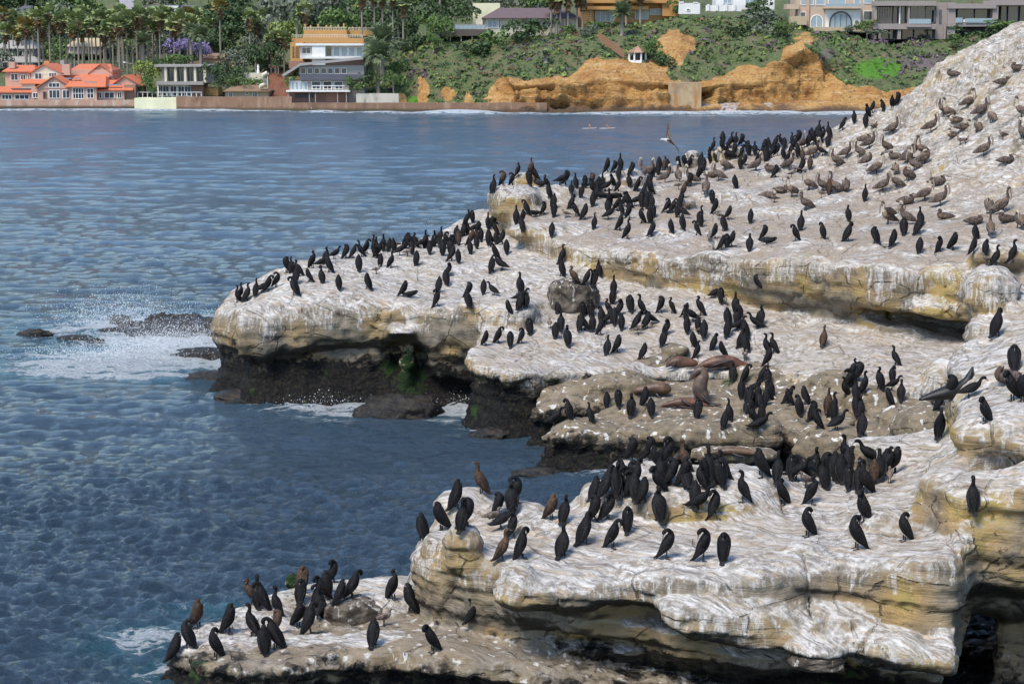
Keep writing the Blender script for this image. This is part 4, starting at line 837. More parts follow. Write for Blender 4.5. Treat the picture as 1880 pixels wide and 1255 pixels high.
# houses higher up
b = Bld('red_roof_hillside_house', 'long low house with a red roof high above the ochre villa', 'house', 680, 26, 600)
b.box('wall', 632, 16, 735, 27, 'coral', 0, 8); b.roof(625, 9, 742, 17, 'red_tile', -1, 10, inset=.05)
for u in (640, 665, 690, 715): b.win(u, 18, u+10, 25)
b = Bld('white_hillside_house', 'white gabled house with grey roof on the upper left hill', 'house', 310, 22, 640)
b.box('wall', 270, 11, 330, 21, 'white_wall', 0, 8); b.gable(266, 7, 305, 12, 'brown_roof', 'white_wall', -.5, 9); b.roof(292, 9, 366, 16, 'slate', 0, 9, inset=.2); b.win(275, 13, 283, 19); b.win(306, 16, 316, 20)
for nm, lb, u0, u1, v0, v1, y, wm, rm in (('grey_roof_house', 'grey roofed house among trees at the upper left', 36, 62, 10, 22, 640, 'grey_wall', 'slate'), ('blue_hillside_house', 'pale blue house at the top of the far hill', 300, 420, -6, 4, 760, 'blue_grey', 'white_wall'),
      ('low_grey_house', 'long grey house behind the palm trunks at far left', -10, 66, 74, 104, 500, 'grey_wall', 'stone_grey'), ('gable_house_in_palms', 'beige roofed house between palm trunks above the red roofs', 122, 190, 70, 100, 505, 'taupe', 'tan'),
      ('white_house_in_trees', 'small white house beside the tall lone palm', 378, 405, 34, 48, 560, 'white_wall', 'slate'), ('grey_house_in_trees', 'low grey roofed house right of the lone palm', 412, 446, 44, 58, 560, 'cream', 'stone_grey'), ('glass_box_house', 'dark glazed low building behind the left palms', -20, 70, 104, 124, 470, 'slate', 'stone_grey')):
    b = Bld(nm, lb, 'house', (u0+u1)/2, v1, y); b.box('wall', u0+2, (v0*.55+v1*.45), u1-2, v1, wm, 0, 8); b.roof(u0, v0, u1, v0*.5+v1*.5, rm, -.6, 9.5, inset=.35)
    n = max(2, int((u1-u0)/14))
    for i in range(n): q = u0+5+i*(u1-u0-8)/n; b.win(q, v0*.4+v1*.6, q+6, v1-2)
# bluff-top row
b = Bld('purple_roof_house', 'cream house with purple brown hipped roof and timber deck on the bluff', 'house', 950, 68, 428)
b.box('wall', 892, 31, 1060, 66, 'cream', 0, 9); b.roof(884, 14, 1066, 33, 'purple_roof', -1.2, 12, inset=.35); b.box('tower', 868, 6, 918, 48, 'yellow_white', 7, 6); b.box('wall', 874, 36, 893, 56, 'cream', 1, 5)
b.win(895, 36, 913, 52, n=2, glassm='pale_glass'); b.win(915, 35, 920, 52); b.win(935, 34, 955, 47, n=4, m=2); b.win(967, 34, 990, 46, n=2, glassm='pale_glass'); b.win(1010, 34, 1022, 46, n=2); b.win(1030, 33, 1050, 50, n=3); b.win(885, 37, 891, 50, dy=.9)
b.box('deck', 828, 54, 893, 66, 'dark_wood', -3, 6); b.box('deck', 800, 57, 830, 68, 'dark_wood', -3.4, 6); b.box('deck_rail', 834, 45, 893, 46, 'stone_grey', -3, .1); b.box('deck_rail', 800, 53, 830, 54, 'stone_grey', -3.4, .1)
for i in range(8): b.box('railing_post', 834+i*8, 46, 834.8+i*8, 54, 'stone_grey', -3, .1)
for i in range(4): b.box('deck_prop', 806+i*20, 66, 807.5+i*20, 76, 'cream', -2.5, .3)
b.box('glass_screen', 835, 46.5, 892, 53.5, 'pale_glass', -2.95, .03)
b = Bld('orange_villa', 'flat roofed orange stucco villa with a tall palm in front', 'building', 1150, 48, 432)
b.box('wall', 1062, 2, 1090, 50, 'orange_stucco', 0, 10); b.box('roof_band', 1060, 1, 1225, 6, 'orange_stucco', -1.2, 12); b.box('parapet', 1088, -6, 1240, 2, 'ochre_stucco', 2, 8); b.box('wall', 1090, 6, 1240, 42, 'orange_stucco', 2, 8); b.box('soffit_band', 1078, 12, 1190, 18, 'orange_stucco', -1.0, 3.2); b.box('wall', 1215, -4, 1246, 30, 'orange_stucco', -.5, 8)
for a in ((1092, 20, 1112, 40), (1113, 20, 1126, 40), (1165, 18, 1190, 36), (1192, 16, 1214, 28)): b.win(*a, dy=1.9, n=2, glassm='pale_glass')
for i in range(6): b.box('vent_slot', 1083, 20+i*4, 1086, 22+i*4, 'cream', -.1, .2)
b = Bld('white_spanish_house', 'white stucco house with rounded terrace walls top centre right', 'house', 1300, 26, 428)
b.box('wall', 1313, -12, 1420, 18, 'white_wall', 3, 8); b.box('terrace_wall', 1295, 10, 1360, 21, 'white_wall', 0, 1); b.box('gatehouse', 1245, 6, 1284, 26, 'white_wall', 0, 4); b.box('parapet', 1246, 3, 1254, 7, 'white_wall', 0, 1); b.box('parapet', 1272, 4, 1280, 7, 'white_wall', 0, 1); b.win(1259, 16, 1266, 21, arch=False)
for a in ((1326, -5, 1342, 7), (1366, -3, 1384, 10)): b.win(*a, dy=2.9, n=2, glassm='pale_glass')
for u in (1297, 1313, 1330, 1345): b.box('wall_post', u, 8, u+4, 20, 'white_wall', -.3, .5)
b = Bld('arched_window_house', 'beige three storey house with two big arched windows on the bluff', 'building', 1530, 56, 424)
b.box('wall', 1463, -14, 1603, 56, 'pink_beige', 0, 12); b.box('balcony', 1442, 8, 1465, 17, 'pink_beige', -1, 4); b.box('balcony', 1511, 12, 1580, 16, 'pink_beige', -1.8, 2); b.box('surround', 1514, 18, 1578, 50, 'white_wall', -.25, .3)
b.win(1486, 27, 1510, 50, arch=True, n=2, glassm='pale_glass'); b.win(1521, 21, 1563, 50, dy=-.4, arch=True, n=4, trim='dark_wood', glassm='pale_glass', fw=.18)
for a in ((1468, -6, 1481, 10), (1483, -6, 1492, 10), (1495, -6, 1513, 10), (1518, -6, 1550, 11), (1565, -4, 1577, 10), (1583, -6, 1602, 7)): b.win(*a, glassm='pale_glass')
for a in ((1467, 22, 1478, 45), (1566, 21, 1577, 36), (1583, 20, 1602, 38)): b.win(*a)
b.box('pilaster', 1478, -14, 1484, 56, 'coral', -.3, .4); b.box('terrace', 1450, 30, 1480, 46, 'tan', -2.5, 3); b.box('plinth', 1465, 50, 1600, 58, 'tan', -1.2, 4); b.box('glass_screen', 1513, 7, 1578, 12, 'pale_glass', -1.75, .04)
b = Bld('grey_modern_villa', 'large taupe flat roofed modern villa with dark glass on the right bluff', 'building', 1740, 74, 422)
b.box('wall', 1603, 3, 1608, 72, 'taupe', -1, 10); b.box('roof_band', 1603, 2, 1716, 11, 'taupe', -1.5, 14); b.box('floor_band', 1602, 44, 1716, 54, 'taupe', -1.5, 14); b.box('core', 1610, 11, 1716, 74, 'slate', 3, 9); b.box('wall', 1716, 5, 1740, 72, 'taupe', 0, 9); b.box('roof_band', 1738, 7, 1826, 16, 'taupe', -1.5, 14); b.box('core', 1740, 12, 1900, 74, 'slate', 3, 9); b.box('floor_band', 1738, 42, 1826, 49, 'taupe', -1.5, 14)
b.box('wall', 1738, 5, 1752, 72, 'taupe', -1, 8); b.box('wall', 1820, 3, 1830, 60, 'taupe', -1, 8); b.box('roof_band', 1826, 0, 1900, 10, 'taupe', -1.2, 12); b.box('pier', 1665, 10, 1668, 44, 'taupe', -1.2, .6); b.box('pier', 1649, 10, 1651, 44, 'white_trim', -.5, .2); b.box('pier', 1612, 54, 1616, 72, 'taupe', -1, 1); b.box('pier', 1647, 54, 1653, 72, 'taupe', -1.2, 1); b.box('fascia', 1664, 45, 1708, 50, 'taupe', -2.2, .8)
for i in range(6): b.win(1609+i*4.6, 13, 1613+i*4.6, 44, dy=.6, n=1, trim='taupe', fw=.06)
for a in ((1638, 12, 1648, 44), (1652, 12, 1664, 44), (1669, 10, 1696, 43), (1697, 12, 1714, 43)): b.win(*a, dy=.8, trim='taupe', fw=.1, n=2)
for a in ((1712, 19, 1716, 41), (1722, 18, 1726, 43)): b.win(*a, dy=-.1, trim='slate')
for a in ((1616, 55, 1630, 72), (1632, 55, 1646, 72), (1655, 54, 1675, 72), (1677, 54, 1700, 72), (1702, 54, 1714, 72), (1755, 17, 1785, 41), (1787, 17, 1817, 41), (1755, 48, 1772, 70), (1835, 11, 1845, 42), (1848, 11, 1866, 42), (1870, 11, 1895, 42)): b.win(*a, dy=1.6, trim='taupe', fw=.1)
for a in ((1752, 33, 1765, 42), (1667, 35, 1707, 44), (1770, 34, 1822, 42)): b.box('glass_screen', *a, 'pale_glass', -1.8, .04)
for u in (1755, 1767, 1779, 1791): b.box('sofa', u, 36, u+9, 41, 'white_trim', -.8, .9)
for u in (1732, 1842, 1866): b.box('pier', u, 46, u+3, 72, 'taupe', -1, .6)
# gazebo
def gazebo():
    p = ony(1170, 118, 401); r = bpy.data.objects.new('gazebo', None); COL.objects.link(r); r.location = p; tagt(r, 'white octagonal gazebo with weathered tiled roof on the cliff edge', 'gazebo')
    k = .1115; V = []; Fc = []
    for i in range(8): a = i*math.pi/4+.39; V.append((math.cos(a)*21*k, math.sin(a)*21*k, 21*k))
    V.append((0, 0, 33*k)); Fc = [(i, (i+1) % 8, 8) for i in range(8)]; Fc.append(tuple(range(7, -1, -1)))
    me = bpy.data.meshes.new('roof'); me.from_pydata(V, [], Fc); me.materials.append(MT['brown_roof']); me.materials.append(MT['coral_dark'])
    for i, pl in enumerate(me.polygons): pl.material_index = i % 2
    link('roof', me, r)
    for i in range(8):
        a = i*math.pi/4+.39; x, y = math.cos(a)*16*k, math.sin(a)*16*k
        link('column', tube_mesh('column', [(x, y, 0), (x, y, 21*k)], [.2, .2], 6, MT['white_trim']), r)
        a2 = a+math.pi/8; V, Fc = [], []; bx(V, Fc, (-.55, -.06, 0), (.55, .06, .8)); o = link('panel', mesh_from('panel', V, Fc, False, [MT['white_trim']]), r); o.location = (math.cos(a2)*15*k, math.sin(a2)*15*k, 0); o.rotation_euler = (0, 0, a2+math.pi/2)
    V, Fc = [], []; bx(V, Fc, (-2.2, -2.2, -.5), (2.2, 2.2, 0)); link('base', mesh_from('base', V, Fc, False, [MT['concrete']]), r); link('inner_wall', tube_mesh('inner_wall', [(0, 0, 0), (0, 0, 2.2)], [.8, .8], 8, MT['slate']), r)
gazebo()
def wall_thing(name, label, u0, v0, u1, v1, mat, y0, y1, dep=1.2, cat='wall', cap=None):
    a0, a1 = ony(u0, v1, y0), ony(u1, v1, y1); t0, t1 = ony(u0, v0, y0), ony(u1, v0, y1)
    n = max(2, int(abs(u1-u0)/10)); V = []; Fc = []; rnd = random.Random(int(u0))
    for i in range(n+1):
        f = i/n; x = a0.x+(a1.x-a0.x)*f; y = y0+(y1-y0)*f+rnd.uniform(-.12, .12); zt = t0.z+(t1.z-t0.z)*f+rnd.uniform(-.04, .04)
        V += [(x-a0.x, y-y0, -1.5), (x-a0.x, y-y0, zt-a0.z), (x-a0.x, y-y0+dep, zt-a0.z), (x-a0.x, y-y0+dep, -1.5)]
    for i in range(n):
        k = i*4
        for j in range(3): Fc.append((k+j, k+4+j, k+5+j, k+1+j))
    Fc += [(0, 1, 2, 3), (n*4+3, n*4+2, n*4+1, n*4)]
    o = link(name, mesh_from(name, V, Fc, False, [MT[mat]]), loc=a0); tagt(o, label, cat); return o
def stained(name, c, c2):
    N = Nodes(name); P = N.pos(); f = N.noise(N.vmul(P, (.6, .6, .12)), 1.2, 5, .65); g = N.noise(P, .35, 4); z = N.n('SeparateXYZ', {0: P}).outputs[2]
    col = N.mix(N.ss(f, .48, .66), c, c2); col = N.mix(N.ss(g, .5, .7), col, tuple(x*.65 for x in c)); col = N.mix(N.ss(z, .9, .3), col, (.09, .07, .045))
    return N.bsdf(col, .9, bump=f, bs=.5, bd=.2)
MT['seawall_brown'] = stained('stained_brown_seawall', (.23, .135, .085), (.32, .21, .14)); MT['seawall_pink'] = stained('stained_pink_seawall', (.46, .28, .20), (.56, .46, .38)); MT['striped_concrete'] = stained('streaked_concrete', (.50, .47, .40), (.16, .13, .11)); MT['patched'] = stained('patched_concrete', (.44, .33, .20), (.38, .19, .07))
wall_thing('seawall', 'pink stained seawall below the coral beach building', -60, 184, 247, 200, 'seawall_pink', 411, 410.5)
wall_thing('seawall', 'pale yellow seawall block under the pavilion', 247, 180, 325, 201, 'yellow_white', 407, 406, 4)
wall_thing('seawall', 'dark brown seawall between pale block and red rock', 324, 178, 536, 204, 'seawall_brown', 404, 397, 2)
wall_thing('seawall', 'long brown seawall running to the orange cliff', 534, 189, 1004, 207, 'seawall_brown', 397, 388, 1.6)
wall_thing('retaining_wall', 'grey retaining wall with black vertical stains above the long seawall', 654, 172, 732, 190, 'striped_concrete', 399, 397, 1)
wall_thing('retaining_wall', 'patched concrete retaining wall set into the orange cliff', 1228, 152, 1287, 207, 'patched', 387.2, 387.0, 5)
wall_thing('garden_wall', 'pale garden wall beside the pruned shrubs on the bluff', 755, 90, 790, 102, 'cream', 424, 424, .5)
wall_thing('hedge_wall', 'low tan hillside wall above the cottage', 446, 134, 484, 141, 'cream', 424, 424, .5)
def fence():
    r = bpy.data.objects.new('cliff_fence', None); COL.objects.link(r); a = hill(1099, 70) or ony(1099, 70, 404); r.location = a; tagt(r, 'brown slatted fence stepping down the slope to the gazebo', 'fence')
    n = 26
    me = None
    for i in range(n):
        f = i/(n-1); u = 1099+f*46; v = 66+f*34; p = ony(u, v, 404-f*3)
        if me is None:
            V, Fc = [], []; bx(V, Fc, (-.09, -.04, -.8), (.09, .04, .85)); me = mesh_from('slat', V, Fc, False, [MT['rust_wood']])
        o = link('slat', me, r); o.location = p-a
fence()
def lamp_post():
    p = ony(246, 135, 440); r = bpy.data.objects.new('street_lamp', None); COL.objects.link(r); r.location = p; tagt(r, 'grey street lamp with long curved arm in front of the palm trunks', 'street lamp')
    link('pole', tube_mesh('pole', [(0, 0, -2), (0, 0, 1.6), (-.3, 0, 2.1), (-1.9, 0, 2.4)], [.12, .1, .08, .06], 6, MT['stone_grey']), r); link('lamp_head', tube_mesh('lamp_head', [(-1.8, 0, 2.4), (-2.4, 0, 2.42)], [.16, .12], 6, MT['white_trim']), r)
lamp_post()
def statue():
    p = ony(474, 133, 424.2); r = link('statue', tube_mesh('statue', [(0, 0, -.4), (0, 0, .4), (0, 0, .45), (.05, 0, 1.0), (0, 0, 1.3), (0, 0, 1.42), (0, 0, 1.6), (0, 0, 1.68)], [.3, .3, .18, .26, .24, .09, .14, .02], 8, MT['white_trim']), loc=p); tagt(r, 'small white garden statue on the low wall above the slide', 'statue')
statue()
N = Nodes('pebbles'); v = N.n('TexVoronoi', {'Vector': N.pos(), 'Scale': 2.2}); PEB = N.bsdf(N.mix(N.n('SeparateXYZ', {0: v.outputs['Color']}).outputs[0], (.22, .17, .15), (.50, .43, .40)), .9, bump=v.outputs['Distance'], bs=1, bd=.3)
def beach():
    V = []; Fc = []; n = 40
    for i in range(n+1):
        u = 1284+i*(1480-1284)/n
        for v, y in ((209, 383), (203, 386), (196, 388), (189, 391)): p = ony(u, v+random.Random(i*7+int(v)).uniform(-.6, .6), y); V.append(tuple(p))
    for i in range(n):
        for j in range(3): Fc.append((i*4+j, i*4+4+j, i*4+5+j, i*4+1+j))
    link('pebble_beach', mesh_from('pebble_beach', V, Fc, True, [PEB]), kind='structure')
beach()
# ------------------------------------------------------------------ trees, palms and shrubs
rnd = random.Random(12)
spots = [(4, 26), (14, 40), (24, 30), (38, 44), (48, 58), (60, 34), (68, 30), (78, 48), (88, 24), (97, 40), (108, 38), (118, 34), (128, 42), (136, 55), (144, 36), (153, 24), (160, 46), (168, 36), (176, 52), (184, 30), (192, 44), (200, 34), (208, 48), (213, 40), (221, 24), (226, 52), (233, 34), (240, 46), (248, 34), (256, 28),
         (264, 42), (270, 50), (278, 30), (284, 42), (292, 34), (298, 24), (305, 46), (312, 36), (320, 50), (327, 34), (335, 44), (342, 30), (350, 40), (357, 28), (364, 44), (52, 46), (32, 62), (112, 52), (152, 50), (188, 58), (218, 44), (244, 54), (288, 50), (308, 30), (352, 52), (376, 46), (10, 56), (72, 54)]
ords = ['tallest', 'leaning', 'slim', 'ragged', 'bushy', 'short']
pc = {}
for i, (u, v) in enumerate(sorted(spots)):
    y = rnd.uniform(458, 505); p = ony(u+rnd.uniform(-2, 2), v+rnd.uniform(-2, 2), y)
    w_ = 'at the left frame edge' if u < 40 else 'above the red roofs' if u < 125 else 'left of the street lamp' if u < 245 else 'above the columned pavilion'; pc[w_] = pc.get(w_, 0)+1
    fan_palm(p.x, y, p.z, i, 'fan palm in the dense row %s, %s from left' % (w_, ORD[pc[w_]-1]), rnd.uniform(.85, 1.1), rnd.random() < .15)
for (u, v, y, lb) in [(403, 13, 470, 'tall lone fan palm with orange dead fronds'), (458, 32, 480, 'fan palm right of the lone tall palm'), (470, 44, 490, 'shaggier fan palm beside the blue grey trees'), (484, 30, 520, 'slender palm over the blue grey trees'), (560, 20, 452, 'fan palm just left of the ochre villa roof'), (45, 48, 440, 'yellowing fan palm in front of the left row'),
                      (664, -6, 440, 'thin palm trunk left of the hill road above the ochre villa'), (687, -8, 440, 'second thin palm trunk above the ochre villa'), (702, -4, 440, 'third thin palm trunk above the ochre villa'), (721, -6, 440, 'fourth thin palm trunk above the ochre villa'), (740, 4, 440, 'rightmost thin palm trunk above the ochre villa'),
                      (1012, -9, 426, 'palm trunk at the left of the purple roof group'), (1022, -4, 426, 'leaning palm trunk over the purple roof'), (1029, -12, 426, 'tall palm trunk over the purple roof'), (1043, -8, 426, 'palm trunk beside the orange villa'), (1060, -12, 427, 'palm trunk at the corner of the orange villa'), (1070, -10, 427, 'leaning palm trunk against the orange wall'), (1176, -10, 428, 'palm trunk before the orange villa windows'), (1150, 140-150, 430, 'short palm trunk behind the feather palm')]:
    p = ony(u, v, y); fan_palm(p.x, y, p.z, int(u), lb, 1.0, 'orange' in lb or 'yellow' in lb)
for (u, v, y) in [(497, 72, 430), (510, 64, 430), (521, 68, 430)]: p = ony(u, v, y); fan_palm(p.x, y, p.z, int(u), '%s small green fan palm of the trio left of the ochre villa' % {497: 'left', 510: 'middle', 521: 'right'}[u], .7)
for a in [(262, 0, 78, 428, 'dark feather palm in front of the palm row', 1.05, 0), (368, 0, 66, 440, 'large dark feather palm behind the pavilion', 1.15, 1), (350, 0, 58, 444, 'feather palm crossing its neighbour behind the pavilion', .9, 1), (702, 0, 78, 414, 'big feather palm rising behind the seaside palm', 1.75, 0), (694, 0, 103, 403, 'big feather palm with thick trunk beside the wedge house', 1.6, 1),
          (1142, 0, 24, 416, 'feather palm in front of the orange villa', 1.1, 0), (1002, 0, 100, 402, 'small feather palm growing on the slope', .8, 2), (130, 0, 104, 440, 'small feather palm behind the red roof', .7, 2), (545, 0, 32, 470, 'feather palm above the ochre villa', .8, 1)]:
    date_palm(*a)
D, Mg, L_, Gy, Pu, Dr = GREEN
for i, (u, v, y, wd, ht, m, lb) in enumerate([
    (268, 130, 424, 6.0, 5.4, L_, 'rounded bright green tree left of the pavilion'), (270, 157, 416, 3.6, 4.0, Mg, 'small round green tree on the terrace'), (325, 110, 430, 6.5, 3.2, Mg, 'spreading green tree above the pavilion roof'), (414, 125, 422, 7, 5.5, D, 'dark tree right of the pavilion'), (440, 105, 440, 8, 6, Gy, 'bare purple grey tree on the slope'), (470, 110, 430, 7, 7, D, 'dense tree above the cottage'),
    (505, 100, 430, 6, 7, D, 'dark tree behind the small palms'), (420, 148, 414, 5, 4, D, 'dark shrubby tree at the end of the pavilion'), (445, 148, 412, 5, 3, Mg, 'clipped green hedge tree above the cottage'), (540, 22, 500, 13, 12, Gy, 'big blue grey pine behind the ochre villa'), (590, 22, 510, 12, 12, Gy, 'blue grey conifer left of the red roof house'), (500, 30, 530, 10, 12, Gy, 'tall grey green tree above the palms'),
    (805, 48, 424, 6.6, 6.5, Mg, 'bright green tree left of the deck'), (828, 18, 432, 9, 6.5, D, 'umbrella shaped dark pine behind the tower'), (752, 78, 424, 6.5, 6, D, 'dark round tree beside the feather palms'), (796, 76, 418, 3, 4, Mg, 'small tree under the deck'), (760, 111, 408, 2, 2, Mg, 'small clipped round bush'), (735, 118, 405, 4, 3.6, Mg, 'clipped green shrub on the slope'), (722, 140, 402, 4, 5, Mg, 'tall green shrub below the clipped bush'),
    (656, 152, 400, 4.5, 3, Mg, 'bushy shrub beside the wedge house'), (672, 136, 402, 3, 3, D, 'dark shrub behind the wedge house'), (1198, 92, 402, 5, 4.2, Mg, 'round clipped tree right of the gazebo'), (1213, 108, 400, 5, 3.6, D, 'wind shaped dark bush beside the gazebo'), (1135, 113, 401, 3.4, 1.6, Mg, 'low mounded bush left of the gazebo'), (1240, 12, 430, 3, 3, Mg, 'bush between orange and white houses'), (1400, 12, 426, 8, 4, D, 'dark shrubs right of the white house'),
    (1385, 32, 418, 8, 3, Gy, 'grey green shrubs below the white house'), (1420, 52, 408, 7, 4.4, Gy, 'pale leaved shrub on the bluff'), (1438, 48, 406, 4, 3.4, Mg, 'green mound beside the pale shrub'), (1360, 50, 412, 6, 3.4, D, 'dark bush above the green gully'), (1576, 45, 420, 2.2, 2.2, Mg, 'clipped ball bush in front of arched windows'), (1560, 54, 418, 3.4, 1.8, Gy, 'blue grey bush under the arched windows'), (1592, 46, 421, 3, 3, Mg, 'small tree at the corner of the taupe villa'),
    (1745, 68, 410, 2.2, 1.8, D, 'dark round bush below the taupe villa'), (1760, 70, 408, 2.4, 2, Mg, 'green round bush below the taupe villa'), (1800, 56, 410, 8, 3, D, 'dark hedge running up to the right hill'), (1850, 46, 410, 8, 2.4, Mg, 'olive hedge behind the white rock crest'), (1600, 58, 418, 5, 1.6, Gy, 'agave clump before the taupe villa'), (985, 45, 424, 7, 4, D, 'dark bush before the purple roof house'), (955, 60, 418, 7, 4, D, 'rounded dark bush on the bluff edge'),
    (910, 68, 416, 7, 4, Mg, 'green bush below the deck'), (1038, 52, 422, 3.4, 1.8, Mg, 'round bush beneath the palm trunks'), (870, 85, 412, 8, 3.4, D, 'dark spreading bush under the deck'), (1100, 45, 420, 5, 2, Mg, 'green shrub before the orange wall'), (1078, 55, 416, 3.4, 2.6, Gy, 'spiky blue grey agave on the bluff')]):
    small = ht < 4.6 and 'tree' not in lb
    tree(u, v, y, wd, ht, m, lb, 'bush' if small else 'tree', 'bush' if small else 'tree', i, 'shrub' if small else 'tree')
tree(345, 80, 452, 7, 4.5, JAC, 'jacaranda in violet bloom among the palm trunks', 'jacaranda_tree', 'tree', 3); tree(372, 92, 450, 5, 3, JAC, 'lower violet jacaranda behind the pavilion', 'jacaranda_tree', 'tree', 4)
# wooded hillside far behind: trees one can tell apart near, then filler
k = 0; HT = []
for i in range(44): u = -10+i*9.2+rnd.uniform(-3, 3); HT.append((u, rnd.uniform(84, 112), rnd.uniform(510, 530), rnd.uniform(6, 9), rnd.uniform(4.5, 7), rnd.choice([D, Mg, Mg, Gy, L_]), 'bushy', 'between the palm trunks'))
HT = [t[:6]+({'leaf_dark': 'dark', 'leaf_grey': 'grey green', 'leaf_mid': 'mid green', 'leaf_light': 'pale'}[t[5].name]+' bushy', t[7]) for t in HT]
for i in range(250):
    y = rnd.uniform(470, 760); u = rnd.uniform(-40, 1250 if y > 520 else 780); p = ony(u, 50, y); z0 = hill_z(p.x, y); wd = rnd.uniform(7, 15)
    vv = 627.5-F*math.tan(math.atan((z0+wd*.35-CAM_H)/y)+PITCH)
    if vv < -12 or (y < 508 and 0 < u < 240): continue
    if 215 < u < 262 and y > 560: continue
    if y < 520: wd *= .7
    reg = 'behind the palm row' if u < 380 else 'on the slope left of the ochre villa' if u < 530 else 'above the ochre villa' if u < 760 else 'behind the bluff-top houses'
    m = rnd.choice([D, D, Gy, Mg, Gy, D, L_ if rnd.random() < .3 else D]); dsc = {'leaf_dark': 'dark evergreen', 'leaf_grey': 'grey green', 'leaf_mid': 'mid green', 'leaf_light': 'pale green'}[m.name]
    HT.append((u, vv, y, wd, wd*rnd.uniform(.6, .85), m, dsc, reg)); continue
    o = (0, '%s %s' % (dsc, reg), 'hillside_tree', 'tree', k, 'tree', 'trees on the wooded far hill'); k += 1
pc = {}
for (u, vv, y, wd, ht, m, dsc, reg) in sorted(HT, key=lambda t: t[0]):
    q = (dsc, reg); n_ = pc.get(q, 0); pc[q] = n_+1; k += 1
    tree(u, vv, y, wd, ht, m, '%s hillside tree %s%s' % (dsc, reg, ', %s from left' % ORD[n_] if n_ < 30 else ''), 'hillside_tree', 'tree', k, 'tree', 'trees on the wooded far hill')
# low scrub over the bluff: countless, one object
def scrub():
    r_ = np.random.RandomState(8); C = HV[HQ].mean(1); vg = HVEG[HQ].mean(1); pu = HPUR[HQ].mean(1); br = HBR[HQ].mean(1)
    ok = np.where((vg > .44) & (C[:, 1] < 440) & (C[:, 1] > 386) & (C[:, 2] > 1.5))[0]
    fc = np.cross(HV[HQ[ok, 2]]-HV[HQ[ok, 0]], HV[HQ[ok, 3]]-HV[HQ[ok, 1]]); ar = np.linalg.norm(fc, axis=1); pick = r_.choice(ok, 5200, p=ar/ar.sum())
    V = []; Fc = [[], [], [], [], [], []]
    for f in pick:
        c = C[f]; s = r_.uniform(.35, 1.25); t = 2 if pu[f]+r_.normal(0, .25) > .55 else (3 if br[f] > .5 else (4 if r_.rand() < .14 else 2 if r_.rand() < .07 else 5 if r_.rand() < .12 else 0 if r_.rand() < .55 else 1))
        if t == 3: s *= .5
        for q in range(9):
            d = r_.normal(size=3); d[2] = abs(d[2]); d /= np.linalg.norm(d); p = c+d*s*np.array([.8, .8, .55])*r_.uniform(.6, 1); a = r_.normal(size=3); a /= np.linalg.norm(a); b2 = np.cross(a, d); w_ = s*.42; k = len(V)
            V += [p-a*w_, p+b2*w_*.7, p+a*w_, p-b2*w_*.7]; Fc[t].append((k, k+1, k+2, k+3))
    allf = sum(Fc, []); me = mesh_from('bluff_scrub', V, allf, False, [D, Mg, Pu, leafmat('leaf_bright', (.10, .24, .03), .8), L_, Dr])
    me.polygons.foreach_set('material_index', np.repeat([0, 1, 2, 3, 4, 5], [len(a) for a in Fc]).astype(np.int32))
    o = link('bluff_scrub', me, kind='stuff'); tagt(o, 'low green and purple scrub covering the orange bluff', 'scrub')
scrub()
